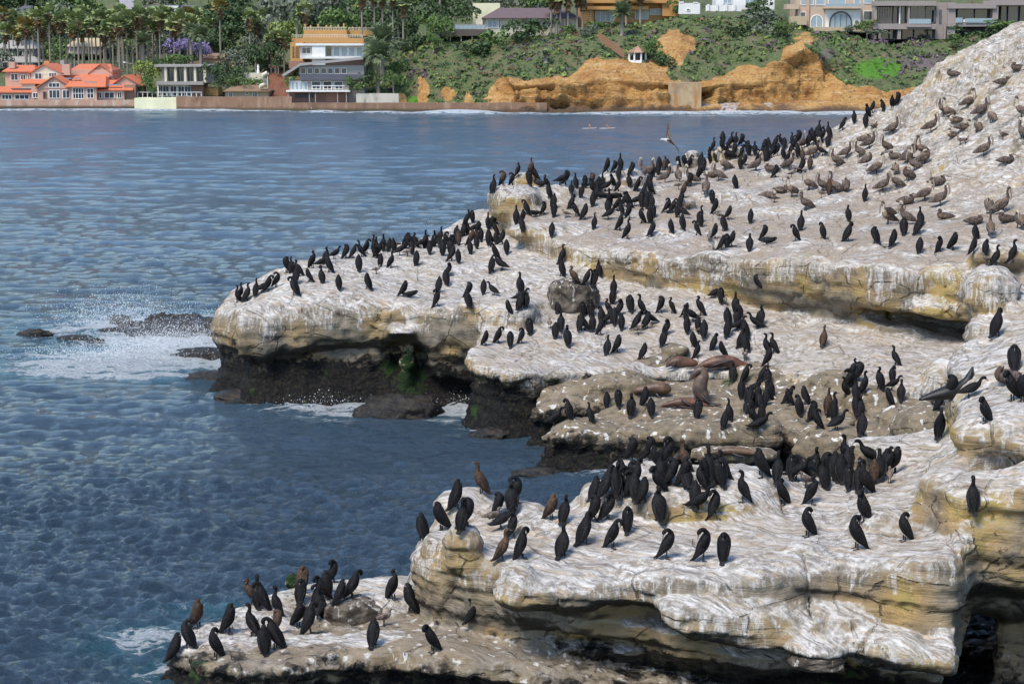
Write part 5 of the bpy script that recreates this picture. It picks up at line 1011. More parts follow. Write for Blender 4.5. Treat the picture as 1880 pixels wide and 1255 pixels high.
# hill road
def road():
    V = []; n = 20
    for i in range(n+1):
        y = 600+i*13; u = 225+8*math.sin(i*.3); 
        for du in (-10+i*.2, 10-i*.1): p = ony(u+du*1.5, 0, y); V.append((p.x, y, hill_z(p.x, y)+.6))
    link('hill_road', mesh_from('hill_road', V, [(i*2, i*2+1, i*2+3, i*2+2) for i in range(n)], True, [simple('road_surface', (.30, .28, .29))]), kind='structure')
road()
CORMS = '''435,555,Ul 443,549,Ur 454,552,Ur 470,543,Ub 480,538,Lr 492,535,Pr 507,527,Pr 526,501,Hl 535,500,Ub 544,520,Sb 550,507,Ul 539,507,Hl 541,541,Pl 568,517,Sl 574,492,Ur 587,492,Lr 599,484,Ub 614,476,Lr 604,500,Sl 591,520,Ub 622,531,Sb 635,474,Hr 648,474,Pr 659,498,Sb 664,472,Ul 673,465,Pr 674,530,Sl 686,460,Ul 686,472,Hl 699,490,Sb 695,472,Pr 704,460,Ub 716,460,Pb 718,492,Ur 734,469,Lr 746,455,Pr 751,456,Hr 762,455,Ul 765,487,Sb 772,456,Lr 782,455,Ub 789,466,Sb 798,453,Ub 808,444,Ub 807,455,Lb 818,453,Pl 813,469,Sb 829,479,Sr 841,482,Sb 829,447,Lr 838,437,Pb 852,431,Ur 858,431,Ub 863,466,Sb 868,428,Lr 874,447,Hbn 740,544,Sr 751,546,Rr 823,507,Pr 819,523,Sb 806,535,Sb 804,562,Pr 859,546,Hr 860,565,Sb 842,449,Hbn 906,354,Ub 924,341,Prn 941,340,Pr 952,324,Ur 976,321,Ufn 971,340,Hb 983,332,Pl 990,344,Rr 1004,346,Ul 1008,364,Sb 1038,338,Hr 1028,336,Lr 1057,346,Ub 1049,357,Lb 1074,344,Hb 1068,362,Ub 1087,338,Hrn 1093,348,Ll 1105,346,Ub 1116,317,Sr 1128,317,Hr 1139,308,Ub 1136,329,Sb 1159,321,Hr 1124,343,Pl 1089,378,Sb 1111,352,Lr 1119,378,Wf 1155,343,Ub 1146,378,Sr 1171,352,Pr 1165,378,Lr 1178,380,Hb 1194,356,Ub 1192,343,Hb 1196,381,Sb 1200,324,Sb 1208,321,Hb 1210,308,Sb 1221,308,Ubn 1227,317,Sl 1245,308,Hl 1257,308,Hl 1285,330,Sr 1256,362,Prn 1251,378,Sr 1235,391,Pr 1254,400,Ll 1307,373,Hb 1314,392,Sr 1336,403,Sr 896,419,Ub 948,410,Ub 966,394,Pl 961,410,Sr 959,426,Sb 985,397,Rl 999,394,Pr 1018,397,Hb 1057,397,Pl 1073,403,Sr 1092,419,Ub 1117,403,Lr 1141,394,Sb 1138,423,Sr 1152,438,Ur 1156,400,Sr 1178,410,Pl 1192,410,Sb 1199,400,Hb 1196,434,Hr 1231,427,Sb 1279,432,Pl 1285,416,Hb 1313,438,Sr 1329,424,Sb 1324,459,Sr 1334,454,Hb 1013,434,Sb 878,429,Hr 864,451,Srn 875,456,Sb 897,448,Sb 910,432,Pl 922,448,Sr 930,466,Sb 910,477,Pl 904,499,Sb 922,497,Ll 888,539,Sb 906,542,Ll 954,537,Ub 952,555,Lr 1033,483,Ur 1031,507,Sb 1055,521,Uln 1100,507,Ub 1077,523,Pr 1092,524,Hb 1127,540,Ub 1125,558,Sb 1025,574,Sb 1178,577,Ul 1197,595,Ll 1187,603,Sr 1214,574,Hr 1233,575,Ul 1257,582,Sr 1286,579,Ul 1272,591,Ll 1281,607,Sb 1030,607,Ub 1020,620,Sb 1069,579,Hb 1085,579,Hb 1065,606,Sb 1074,606,Pl 1088,607,Ub 1114,595,Lr 1128,595,Sb 1138,579,Pr 1141,604,Sb 1103,614,Sr 1168,604,Pr 1224,614,Pr 972,614,Hb 891,634,Sr 915,630,Pr 937,636,Hb 958,630,Pr 1042,634,Ub 1115,650,Ub 1134,647,Sr 1181,658,Sr 1272,636,Sb 1312,642,Pr 1280,657,Ur 1328,658,Sl 1336,598,Sb 1336,617,Sb 1312,547,Lr 1323,556,Hb 1310,277,Ur 1326,278,Ul 1334,281,Hb 1349,287,Hr 1362,286,Pr 1373,286,Hb 1373,261,Pl 1362,266,Hr 1402,283,Hr 1406,298,Sb 1393,295,Pr 1416,290,Pr 1423,272,Pr 1427,286,Sr 1440,273,Hb 1437,292,Sb 1454,280,Pr 1460,270,Pr 1454,267,Ub 1468,264,Hr 1485,267,Ub 1493,266,Hl 1505,261,Ub 1522,252,Ub 1520,270,Sb 1510,286,Ll 1547,238,Pr 1568,226,Pb 1592,216,Pl 1589,233,Sb 1601,207,Sr 1638,199,Pf 1649,193,Hr 1621,204,Pb 1359,310,Hb 1368,304,Sr 1314,298,Sb 1304,298,Sb 1349,346,Sb 1423,326,Hr 1471,317,Hr 1473,295,Sbn 1487,310,Ubn 1588,368,Ub 1343,452,Sr 1376,460,Ub 1402,440,Hr 1408,449,Rr 1460,442,Pl 1470,423,Ub 1510,437,Pb 1556,443,Pr 1557,406,Ub 1607,446,Hb 1642,451,Sr 1659,432,Hb 1688,463,Sb 1690,412,Ub 1687,429,Sr 1726,462,Pr 1749,459,Sr 1788,466,Sr 1809,468,Pb 1828,485,Ur 1859,472,Ur 1790,440,Sb 1522,357,Sbn 1391,521,Hl 1357,581,Ub 1397,597,Ub 1353,607,Lr 1368,619,Sb 1369,645,Sb 1420,648,Ul 1512,635,Ubn 1644,670,Ul 1407,651,Ul 1410,672,Sr 1345,699,Ub 1369,704,Pr 1399,701,Pr 1410,736,Ul 1361,731,Sb 1372,740,Hb 1378,766,Hb 1392,744,Sb 1399,774,Sb 1338,771,Ub 1330,785,Sb 1449,745,Sl 1478,742,Sl 1466,760,Pb 1501,787,Pl 1520,756,Ubn 1531,769,Sb 1552,729,Ul 1565,709,Pl 1577,699,Hr 1588,723,Ur 1614,713,Ub 1633,745,Sl 1654,734,Ub 1571,760,Sb 1571,734,Sb 1582,798,Sb 1831,616,Pr 1807,775,Pl 1725,803,Pb 1724,753,Sr 1778,731,Lr 1859,734,Pl 1877,737,Hl 1861,680,Hb 1748,734,Hr 1114,748,Sb 1135,745,Hb 1159,762,Ub 1186,745,Sr 1195,762,Sb 1084,774,Ub 1044,767,Pb 1018,777,Lr 1281,767,Hb 1159,844,Hr 1192,844,Hr 1226,852,Pr 1215,888,Ub 1232,890,Hr 1257,865,Uln 1257,894,Sr 1291,888,Sb 1327,878,Ul 1310,882,Hb 1281,939,Lr 1315,950,Pr 1209,954,Ub 1276,931,Sb 1363,920,Ul 1397,875,Sl 1427,884,Ub 1438,926,Pl 1461,882,Lr 1453,878,Hb 1491,924,Ur 1513,895,Ub 1499,858,Urn 1544,884,Sb 1558,897,Hb 1576,901,Ub 1588,905,Ul 1605,886,Sbn 1624,873,Ur 1643,867,Sr 1552,852,Ul 1563,856,Hl 1601,844,Ll 1482,984,Pl 1582,956,Pl 1573,1007,Pl 1660,992,Pl 1785,928,Ub 1223,1024,Pr 1291,1028,Pr 1329,1028,Hb 775,990,Sb 811,974,Sl 849,972,Ub 858,966,Hr 839,933,Sr 884,905,Uln 915,948,Hr 939,940,Ub 951,924,Pr 1012,953,Srn 1035,960,Ub 1033,1021,Ub 944,986,Pr 960,1024,Pr 922,1028,Urn 920,971,Lr 1074,997,Pr 1093,957,Hr 1116,952,Pr 1125,1005,Pr 1152,976,Hb 1093,917,Sr 1114,912,Pr 1132,910,Ub 1154,910,Pl 1161,912,Pr 1182,920,Sr 870,1132,Pr 795,1196,Pl 752,1123,Sl 365,1152,Srn 346,1187,Pl 321,1211,Sr 396,1208,Pl 421,1162,Sr 463,1103,Uln 480,1119,Pl 463,1167,Ul 485,1199,Sb 506,1189,Pl 511,1160,Hrn 547,1151,Sr 555,1087,Hbn 552,1106,Hb 571,1162,Pr 594,1100,Pl 614,1068,Pr 600,1090,Sb 624,1106,Sr 646,1096,Pr 723,1100,Ur 686,1183,Sb'''
PELS = '''1221,335,Nr 1245,333,Nb 1269,338,Nl 1296,356,Nb 1184,322,Nl 1191,324,Nr 1388,314,Nr 1319,332,Nl 1331,314,Nl 1309,326,Qr 1414,315,Ql 1448,310,Nr 1474,273,Nf 1493,290,Nr 1536,307,Nl 1553,290,Nr 1578,289,Nl 1588,261,Qr 1596,273,Nr 1592,304,Gr 1609,320,Nr 1627,280,Nl 1642,292,Ql 1621,352,Nr 1646,346,Nl 1666,332,Gl 1666,300,Nr 1678,314,Nl 1675,289,Nr 1692,286,Nl 1698,301,Gr 1644,320,Gb 1709,243,Nr 1732,212,Nl 1741,218,Nl 1754,226,Ql 1777,198,Nr 1801,215,Nr 1820,226,Nb 1749,253,Ql 1771,239,Qr 1795,243,Gb 1639,246,Nr 1806,287,Nr 1849,300,Qr 1875,216,Nl 1877,255,Nb 1454,361,Nl 1436,354,Qr 1485,349,Nl 1510,352,Nl 1534,355,Nl 1553,351,Gb 1479,386,Nl 1413,364,Qr 1630,412,Vl 1666,375,Qr 1698,369,Nr 1726,378,Nr 1664,412,Nl 1732,403,Ql 1723,340,Qr 1815,391,Gb 1840,391,Nr 1846,409,Ql 1791,412,Qr 1818,432,Nb 1871,418,Gb 1749,141,Ql 1868,131,Ql 1843,156,Qr 1848,704,Ql 1257,850,Vr'''
GULLS = '''691,503,Gr 748,471,Gr 728,456,Gl 1039,400,Gl 1246,348,Gr 1171,614,Gr 1289,614,Gr 1320,403,Gl 1265,375,Gr 1009,603,Gb 1604,238,Gr 1460,317,Gl 1453,326,Gr 1422,372,Gl 1508,363,Gl 1656,394,Gr 1763,266,Gl 1772,265,Gr 1841,255,Gl 1812,476,Gl 1302,443,Gb 1331,559,Gb 1368,661,Gf 1633,886,Gb 1480,894,Gl 905,962,Gr 705,1149,Gr'''
# ------------------------------------------------------------------ animals
def cr(P, n):                            # Catmull-Rom through rows of numbers
    P = np.array(P, float); Q = np.vstack([2*P[0]-P[1], P, 2*P[-1]-P[-2]]); out = []
    for i in range(1, len(Q)-2):
        for j in range(n):
            t = j/n; out.append(.5*((2*Q[i])+(-Q[i-1]+Q[i+1])*t+(2*Q[i-1]-5*Q[i]+4*Q[i+1]-Q[i+2])*t*t+(-Q[i-1]+3*Q[i]-3*Q[i+1]+Q[i+2])*t**3))
    out.append(P[-1]); return np.array(out)
def sweep(name, rows, mats, seg=12, n=4, mi=None, side=(0, 1, 0)):
    """rows: x, y, z, sideways radius, radius in the bend's plane; one continuous closed skin"""
    C = cr(rows, n); V = []; Fc = []; M = []; S_ = np.array(side, float)
    for i, r in enumerate(C):
        t = C[min(i+1, len(C)-1)][:3]-C[max(i-1, 0)][:3]; t /= np.linalg.norm(t)+1e-9; s = S_-t*(S_@t); s /= np.linalg.norm(s)+1e-9; b = np.cross(t, s)
        for j in range(seg):
            q = 2*math.pi*j/seg; V.append(r[:3]+s*math.cos(q)*max(r[3], .003)+b*math.sin(q)*max(r[4], .003))
    for i in range(len(C)-1):
        for j in range(seg): Fc.append((i*seg+j, i*seg+(j+1) % seg, (i+1)*seg+(j+1) % seg, (i+1)*seg+j)); M.append(mi(i/(len(C)-1)) if mi else 0)
    k = len(V); V += [C[0][:3], C[-1][:3]]
    for j in range(seg): Fc.append((k, (j+1) % seg, j, j)); M.append(M[0]); Fc.append((k+1, (len(C)-1)*seg+j, (len(C)-1)*seg+(j+1) % seg, (len(C)-1)*seg+(j+1) % seg)); M.append(M[-2])
    me = bpy.data.meshes.new(name); me.from_pydata([tuple(map(float, v)) for v in V], [], [tuple(dict.fromkeys(f)) for f in Fc])
    for m in mats: me.materials.append(m)
    me.polygons.foreach_set('use_smooth', [True]*len(me.polygons)); me.polygons.foreach_set('material_index', M); me.update(); return me
def blade(name, P, th, mat):             # a thin solid from an outline
    n = len(P); P = [np.array(p, float) for p in P]; nr = np.cross(P[1]-P[0], P[2]-P[0]); nr /= np.linalg.norm(nr); V = [p+nr*th/2 for p in P]+[p-nr*th/2 for p in P]
    me = bpy.data.meshes.new(name); me.from_pydata([tuple(map(float, v)) for v in V], [], [tuple(range(n)), tuple(range(2*n-1, n-1, -1))]+[(i, i+n, (i+1) % n+n, (i+1) % n) for i in range(n)]); me.materials.append(mat); return me
def feather(name, c1, c2, rough=.55, sc=30):
    N = Nodes(name); v = N.n('TexCoord').outputs['Object']; f = N.noise(N.vmul(v, (1, 1, .45)), sc, 3, .6); g = N.n('TexVoronoi', {'Vector': N.vmul(v, (1.2, 1, .5)), 'Scale': sc*.8}).outputs['Distance']
    r = N.n('ObjectInfo').outputs['Random']; k = N.math('ADD', .75, N.math('MULTIPLY', r, .5))
    col = N.n('VectorMath', {0: N.mix(N.ss(f, .35, .65), c1, c2), 1: N.n('CombineXYZ', {0: k, 1: k, 2: k}).outputs[0]}, operation='MULTIPLY').outputs[0]
    return N.bsdf(col, rough+.15, bump=g, bs=.5, bd=.01, **{'Specular IOR Level': .18})
BLACKF = feather('black_feathers', (.004, .004, .005), (.012, .011, .012)); WINGF = feather('dark_wing_feathers', (.007, .007, .009), (.022, .020, .020), .6); BROWNF = feather('brown_feathers', (.03, .018, .012), (.085, .05, .032)); BWINGF = feather('brown_black_feathers', (.02, .015, .012), (.06, .042, .032))
BILLM = simple('grey_bill', (.10, .095, .09), .5); LEGM = simple('black_foot', (.015, .015, .016), .6)
PBODY = feather('pelican_grey_feathers', (.06, .043, .033), (.14, .11, .09), .75, 18); PWING = feather('pelican_wing_feathers', (.05, .037, .03), (.17, .135, .115), .75, 22); PNECK = simple('pelican_dark_neck', (.07, .04, .03), .8); PWHITE = simple('pelican_pale_head', (.42, .36, .27), .8); PBILL = simple('pelican_bill', (.26, .22, .18), .6); PBROWN = feather('pelican_brown_feathers', (.12, .08, .055), (.21, .15, .11), .8, 18); PBELLY = simple('pelican_white_breast', (.55, .53, .50), .9)
GULLM = feather('gull_brown_feathers', (.13, .10, .085), (.24, .19, .16), .8)
def mir(f): return [f(1), f(-1)]
def corm_parts(pose):
    """facing +x, feet at the origin"""
    B = [(-.175, 0, .09, .028, .022), (-.13, 0, .16, .06, .05), (-.07, 0, .25, .098, .088), (-.01, 0, .36, .118, .108)]
    bill = None; wing = [(.045, .47, .02, .03), (.0, .40, .022, .07), (-.06, .28, .022, .075), (-.13, .16, .018, .05), (-.21, .05, .008, .02)]
    if pose == 'U': B += [(.03, 0, .46, .10, .095), (.055, 0, .54, .062, .06), (.045, 0, .61, .037, .037), (.032, 0, .68, .031, .032), (.048, 0, .735, .034, .036), (.085, 0, .757, .034, .034), (.118, 0, .752, .018, .02)]; bill = [(.11, 0, .752, .016, .017), (.16, 0, .752, .010, .010), (.198, 0, .742, .004, .006)]
    if pose == 'S': B += [(.02, 0, .46, .108, .10), (.035, 0, .54, .085, .08), (.03, 0, .60, .056, .056), (.045, 0, .635, .042, .042), (.07, 0, .645, .03, .03), (.09, 0, .635, .014, .014)]; bill = [(.085, 0, .638, .014, .014), (.115, 0, .60, .009, .009), (.13, 0, .565, .004, .005)]
    if pose == 'H': B += [(.02, 0, .46, .118, .11), (.03, 0, .54, .10, .095), (.01, 0, .60, .065, .065), (-.03, 0, .62, .04, .04), (-.06, 0, .60, .03, .03), (-.07, 0, .57, .012, .012)]; bill = [(-.065, 0, .59, .013, .013), (-.09, 0, .55, .009, .009), (-.10, 0, .50, .004, .005)]
    if pose == 'P': B += [(.03, 0, .46, .104, .10), (.05, 0, .54, .07, .07), (.065, 0, .61, .042, .044), (.10, .02, .665, .034, .036), (.15, .035, .67, .032, .034), (.185, .05, .63, .036, .036), (.18, .05, .585, .03, .03), (.165, .05, .56, .014, .014)]; bill = [(.17, .05, .57, .014, .014), (.14, .05, .52, .010, .010), (.115, .045, .475, .004, .005)]
    if pose == 'C': B += [(.04, 0, .46, .108, .10), (.085, 0, .53, .066, .066), (.10, 0, .585, .042, .042), (.065, 0, .635, .034, .034), (.045, 0, .675, .033, .034), (.075, 0, .71, .036, .035), (.115, 0, .705, .022, .022)]; bill = [(.105, 0, .705, .016, .016), (.155, 0, .70, .010, .010), (.19, 0, .688, .004, .006)]
    if pose == 'B': B += [(.03, 0, .46, .106, .10), (.05, 0, .54, .07, .07), (.045, -.02, .60, .042, .044), (.0, -.05, .65, .035, .036), (-.055, -.075, .645, .034, .035), (-.09, -.09, .60, .036, .036), (-.095, -.095, .565, .018, .02)]; bill = [(-.095, -.095, .575, .014, .014), (-.10, -.105, .52, .010, .010), (-.105, -.11, .47, .004, .005)]
    if pose == 'W': return corm_parts('U')
    if pose in 'LR':
        P = corm_parts('U' if pose == 'L' else 'S'); a = R(34 if pose == 'L' else 62); dz = -.02 if pose == 'L' else -.10
        def tf(me):
            co = np.empty(len(me.vertices)*3, np.float32); me.vertices.foreach_get('co', co); co = co.reshape(-1, 3)
            x, z = co[:, 0].copy(), co[:, 2]-.22; co[:, 0] = x*math.cos(a)+z*math.sin(a); co[:, 2] = -x*math.sin(a)+z*math.cos(a)+.22+dz; me.vertices.foreach_set('co', co.ravel()); me.update()
        for nm, me, mt in P:
            if nm != 'leg': tf(me)
        return P
    B = [(x, y, z-.045, a*(1.22 if z > .5 else 1.2), b*(1.2 if z > .5 else 1.08)) for x, y, z, a, b in B]; bill = [(x, y, z-.045, a*1.1, b*1.1) for x, y, z, a, b in bill]; wing = [(x, z-.045, a, b) for x, z, a, b in wing]
    out = [('body', sweep('body', B, [BLACKF], 12, 4), 0)]
    if bill: out.append(('bill', sweep('bill', bill, [BILLM], 6, 2), 1))
    for s in (1, -1):
        out.append(('wing', sweep('wing', [(x, s*(.108 if i in (1, 2) else .078 if i in (0, 3) else .02), z, a, b) for i, (x, z, a, b) in enumerate(wing)], [WINGF], 8, 3), 2))
    out.append(('tail', blade('tail', [(-.14, .03, .10), (-.245, .055, .0), (-.265, 0, -.015), (-.245, -.055, .0), (-.14, -.03, .10)], .016, WINGF), 2))
    for s in (1, -1):
        V, Fc = [], []; bx(V, Fc, (-.012, s*.05-.012, 0), (.012, s*.05+.012, .13)); k = len(V); V += [(-.02, s*.05, .012), (.09, s*.05-.035, .006), (.10, s*.05+.03, .006), (.0, s*.05, .03)]; Fc += [(k, k+1, k+2, k+2), (k, k+3, k+1, k+1), (k+3, k+2, k+1, k+1), (k, k+2, k+3, k+3)]
        me = bpy.data.meshes.new('leg'); me.from_pydata(V, [], [tuple(dict.fromkeys(f)) for f in Fc]); me.materials.append(LEGM); out.append(('leg', me, 3))
    return out
CP_ = {p: corm_parts(p) for p in 'USHPLRCB'}
CP_['W'] = corm_parts('U')+[('open_wing', blade('open_wing', [(.03, s*.07, .50), (.05, s*.28, .56), (.03, s*.50, .50), (-.03, s*.56, .38), (-.05, s*.42, .32), (-.06, s*.25, .30), (-.04, s*.08, .30)], .02, WINGF), 2) for s in (1, -1)]
def wings_pel(x0, z0, tilt, mat=None):
    o = []
    for s in (1, -1):
        R_ = [(.24, .10), (.12, .14), (-.05, .14), (-.25, .09), (-.44, .02)]
        o.append(('wing', sweep('wing', [(x0+a*math.cos(tilt), s*(.15 if i < 3 else .10 if i == 3 else .03), z0+a*math.sin(tilt), .03, h) for i, (a, h) in enumerate(R_)], [mat or PWING], 8, 3), 2))
    return o
def pel_parts(pose):
    mats = [PBODY, PNECK, PWHITE]; body = {'N': [(-.40, 0, .27, .04, .03), (-.28, 0, .34, .10, .09), (-.10, 0, .44, .165, .15), (.08, 0, .54, .15, .16), (.18, 0, .64, .09, .10), (.225, 0, .74, .052, .06), (.20, 0, .84, .042, .045), (.20, 0, .93, .04, .042), (.235, 0, 1.0, .048, .05), (.285, 0, 1.01, .045, .045), (.325, 0, .99, .03, .03)],
      'Q': [(-.42, 0, .14, .04, .03), (-.28, 0, .17, .12, .08), (-.08, 0, .20, .18, .13), (.12, 0, .22, .16, .14), (.22, 0, .29, .09, .09), (.20, 0, .38, .055, .06), (.13, 0, .43, .045, .05), (.15, 0, .49, .045, .045), (.21, 0, .50, .048, .046), (.27, 0, .48, .03, .03)],
      'G': [(-.38, 0, .24, .04, .03), (-.26, 0, .32, .11, .09), (-.08, 0, .43, .17, .16), (.08, 0, .53, .15, .16), (.15, .02, .63, .09, .09), (.14, .05, .72, .052, .055), (.06, .08, .78, .045, .045), (-.03, .08, .76, .048, .05), (-.08, .08, .71, .03, .03)]}
    body['V'] = body['N']; dz = {'N': .10, 'V': .10, 'G': .12, 'Q': .03}[pose]; b = [(x, y, z-dz+(max(0, z-.6)*.22 if pose in 'NV' else 0), a*1.08, c*1.1) for x, y, z, a, c in body[pose]]; nn = len(b)
    mi = lambda t: 0 if t < (.42 if pose in 'NV' else .42) else (1 if t < .70 else 2)
    out = [('body', sweep('body', b, mats, 14, 4, mi), 0)]
    bl = {'N': [(.31, 0, 1.06, .035, .035), (.36, 0, .90, .03, .04), (.37, 0, .72, .024, .034), (.355, 0, .60, .010, .014)], 'Q': [(.25, 0, .485, .03, .03), (.38, 0, .44, .026, .03), (.50, 0, .40, .018, .02), (.60, 0, .365, .008, .01)], 'G': [(-.07, .08, .725, .03, .03), (-.14, .10, .60, .026, .03), (-.18, .12, .50, .016, .02), (-.20, .12, .43, .008, .01)]}
    bl = {k_: [(x, y, z-dz, a, c) for x, y, z, a, c in q_] for k_, q_ in bl.items()}
    out.append(('bill', sweep('bill', bl['N' if pose == 'V' else pose], [PBILL], 8, 3), 1))
    out += wings_pel(-.10, (.46 if pose != 'Q' else .23)-dz, R(27 if pose in 'NV' else 30 if pose == 'G' else 4))
    out.append(('tail', blade('tail', [(-.36, .05, .30 if pose != 'Q' else .15), (-.50, .07, .20 if pose != 'Q' else .12), (-.50, -.07, .20 if pose != 'Q' else .12), (-.36, -.05, .30 if pose != 'Q' else .15)], .02, PWING), 2))
    if pose != 'Q':
        for s in (1, -1):
            V, Fc = [], []; bx(V, Fc, (-.02, s*.07-.016, 0), (.012, s*.07+.016, .34)); k = len(V); V += [(-.03, s*.07, .015), (.12, s*.07-.05, .008), (.13, s*.07+.04, .008), (.0, s*.07, .04)]; Fc += [(k, k+1, k+2, k+2), (k, k+3, k+1, k+1), (k+3, k+2, k+1, k+1), (k, k+2, k+3, k+3)]
            me = bpy.data.meshes.new('leg'); me.from_pydata(V, [], [tuple(dict.fromkeys(f)) for f in Fc]); me.materials.append(LEGM); out.append(('leg', me, 3))
    if pose == 'V':
        for s in (1, -1):
            me = blade('open_wing', [(.10, s*.12, .58), (.18, s*.42, .80), (.10, s*.75, .84), (-.05, s*1.02, .70), (-.16, s*1.0, .58), (-.22, s*.70, .58), (-.26, s*.40, .50), (-.24, s*.12, .44)], .03, PWING); out.append(('open_wing', me, 2))
    return out
PP_ = {p: pel_parts(p) for p in 'NQGV'}
GP_ = [('body', sweep('body', [(-.20, 0, .17, .015, .012), (-.12, 0, .19, .05, .04), (0, 0, .21, .075, .07), (.09, 0, .25, .06, .06), (.12, 0, .30, .035, .035), (.125, 0, .345, .035, .036), (.15, 0, .365, .03, .03), (.175, 0, .36, .014, .015)], [GULLM], 10, 4), 0), ('bill', sweep('bill', [(.17, 0, .36, .012, .012), (.225, 0, .352, .005, .006)], [BILLM], 6, 2), 1)]
for s in (1, -1):
    GP_.append(('wing', sweep('wing', [(.07, s*.05, .25, .015, .03), (-.02, s*.07, .23, .018, .05), (-.14, s*.05, .20, .012, .03), (-.26, s*.01, .17, .004, .01)], [PWING], 8, 3), 2))
    V, Fc = [], []; bx(V, Fc, (-.008, s*.03-.008, 0), (.008, s*.03+.008, .16)); bx(V, Fc, (-.01, s*.03-.02, 0), (.05, s*.03+.02, .01)); me = mesh_from('leg', V, Fc, False, [LEGM]); GP_.append(('leg', me, 3))
HEAD = {'r': 0, 'l': math.pi, 'b': math.pi/2, 'f': -math.pi/2}
def place(u, v, lift=0):
    for dv in range(0, 40, 2):
        r = cast(u, v+dv)
        if r is not None and r[1].z > .12: return r[0]
        if r is not None and dv > 8: return r[0]
    return None
def make(name, parts, loc, rz, sc, mats=None, tilt=0):
    r = bpy.data.objects.new(name, None); COL.objects.link(r); r.location = loc; r.rotation_euler = (0, tilt, rz); r.scale = (sc,)*3; r.empty_display_size = .1
    for nm, me, mt in parts:
        o = link(nm, me, r)
        if mats and mt in mats:
            for i, m in enumerate(mats[mt]):
                if i < len(o.material_slots): o.material_slots[i].link = 'OBJECT'; o.material_slots[i].material = m
    return r
def region(u, v):
    if v > 1065 and u < 770: return 'on the low bottom-left ledge'
    if v > 1075: return 'on the low shelf at the bottom'
    if u > 1640 and 640 < v: return 'on the rising right shoulder rock'
    if v > 985: return 'along the near plateau front rim'
    if v > 925: return 'on the near plateau left lobes' if u < 1080 else 'in the middle of the near plateau'
    if v > 835: return 'on the white knobs above the plateau' if u < 1160 else 'in the near plateau back crowd'
    if v > 690: return 'on the brown gully boulders' if u < 1400 else 'right of the sea lions'
    if v > 560: return 'on the middle shelf rim' if u < 1180 and v > 590 else 'near the sea lions' if v > 630 else 'on the middle shelf'
    if v > 485 or (v > 425 and u < 930): return ('on the left headland face' if v > 500 else 'on the left headland crest') if u < 950 else 'around the dark round boulder' if u < 1200 else 'below the long ochre ledge'
    if v > 400: return 'along the long ochre ledge lip' if u < 1300 else 'above the ochre cliff'
    if u < 1060: return 'on the white knobs at the upper slab tip'
    if u > 1480 and v < 300: return 'on the white hill'
    if v < 330 and u > 1290: return 'by the far water edge'
    if v < 350: return 'on the far edge of the upper slab'
    return 'in the middle of the upper slab'
PH = {'U': 'standing tall', 'S': 'resting upright', 'H': 'hunched asleep', 'P': 'preening', 'L': 'leaning forward', 'R': 'lying flat', 'W': 'drying its wings', 'C': 'with curved neck', 'B': 'preening its back'}
PPH = {'N': 'standing', 'Q': 'sitting low', 'G': 'preening its back', 'V': 'with wings spread'}
def boulder(u, v, y, r, label, sd):
    import bmesh
    p = ony(u, v, y); me = bpy.data.meshes.new('boulder'); bm = bmesh.new(); bmesh.ops.create_icosphere(bm, subdivisions=5, radius=1.0)
    co = np.array([w.co for w in bm.verts]); nn = np.abs(co)**3.0; co = co/(nn.sum(1)**(1/3.0))[:, None]
    d = 1+.16*fbm(co[:, 0]*1.2+sd, co[:, 1]*1.2, co[:, 2]*1.2, 3, sd)+.07*fbm(co[:, 0]*3+sd, co[:, 1]*3, co[:, 2]*3, 3, sd+2)+.03*fbm(co[:, 0]*7, co[:, 1]*7+u, co[:, 2]*3, 2, 4)
    for w, c, k in zip(bm.verts, co, d): w.co = Vector((c[0]*r[0]*k, c[1]*r[1]*k, c[2]*r[2]*k))
    bm.to_mesh(me); me.polygons.foreach_set('use_smooth', [True]*len(me.polygons)); me.materials.append(BOULD); o = link('boulder', me, loc=p); ROCK_BVH.append(BVHTree.FromPolygons([tuple(Vector(w.co)+p) for w in me.vertices], [tuple(f.vertices) for f in me.polygons])); tagt(o, label, 'boulder')
N = Nodes('guano_streaked_boulder'); P = N.pos(); vv = N.noise(N.vmul(P, (7, 7, .5)), 1.0, 4, .6); nz = N.n('SeparateXYZ', {0: N.n('NewGeometry').outputs['Normal']}).outputs[2]
cc = N.mix(N.ss(N.noise(P, 3, 4), .4, .6), (.05, .04, .032), (.15, .125, .10)); BOULD = N.bsdf(N.mix(N.math('MULTIPLY', N.ss(N.math('ADD', vv, N.math('MULTIPLY', nz, .06)), .58, .70), .9), cc, (.50, .47, .43)), .95, bump=N.noise(P, 6, 5, .7), bs=1.0, bd=.07, **{'Specular IOR Level': .2})
boulder(1052, 545, 76.6, (.98, .85, .68), 'big dark rounded boulder in the middle of the rocks, three cormorants on top', 3)
boulder(1830, 512, 68.5, (.55, .5, .42), 'grey streaked boulder at the right end of the ochre cliff', 5)
boulder(1340, 470, 78.3, (.62, .5, .42), 'dark ribbed boulder bulging from the ochre ledge', 6)
boulder(1600, 1178, 38.6, (.50, .4, .24), 'pitted grey boulder under the near plateau', 11)
boulder(1500, 1212, 38.4, (.55, .4, .18), 'low dark slab block below the pitted boulder', 13)
boulder(650, 1122, 43.6, (.66, .5, .34), 'long streaked boulder on the low bottom-left ledge', 7)
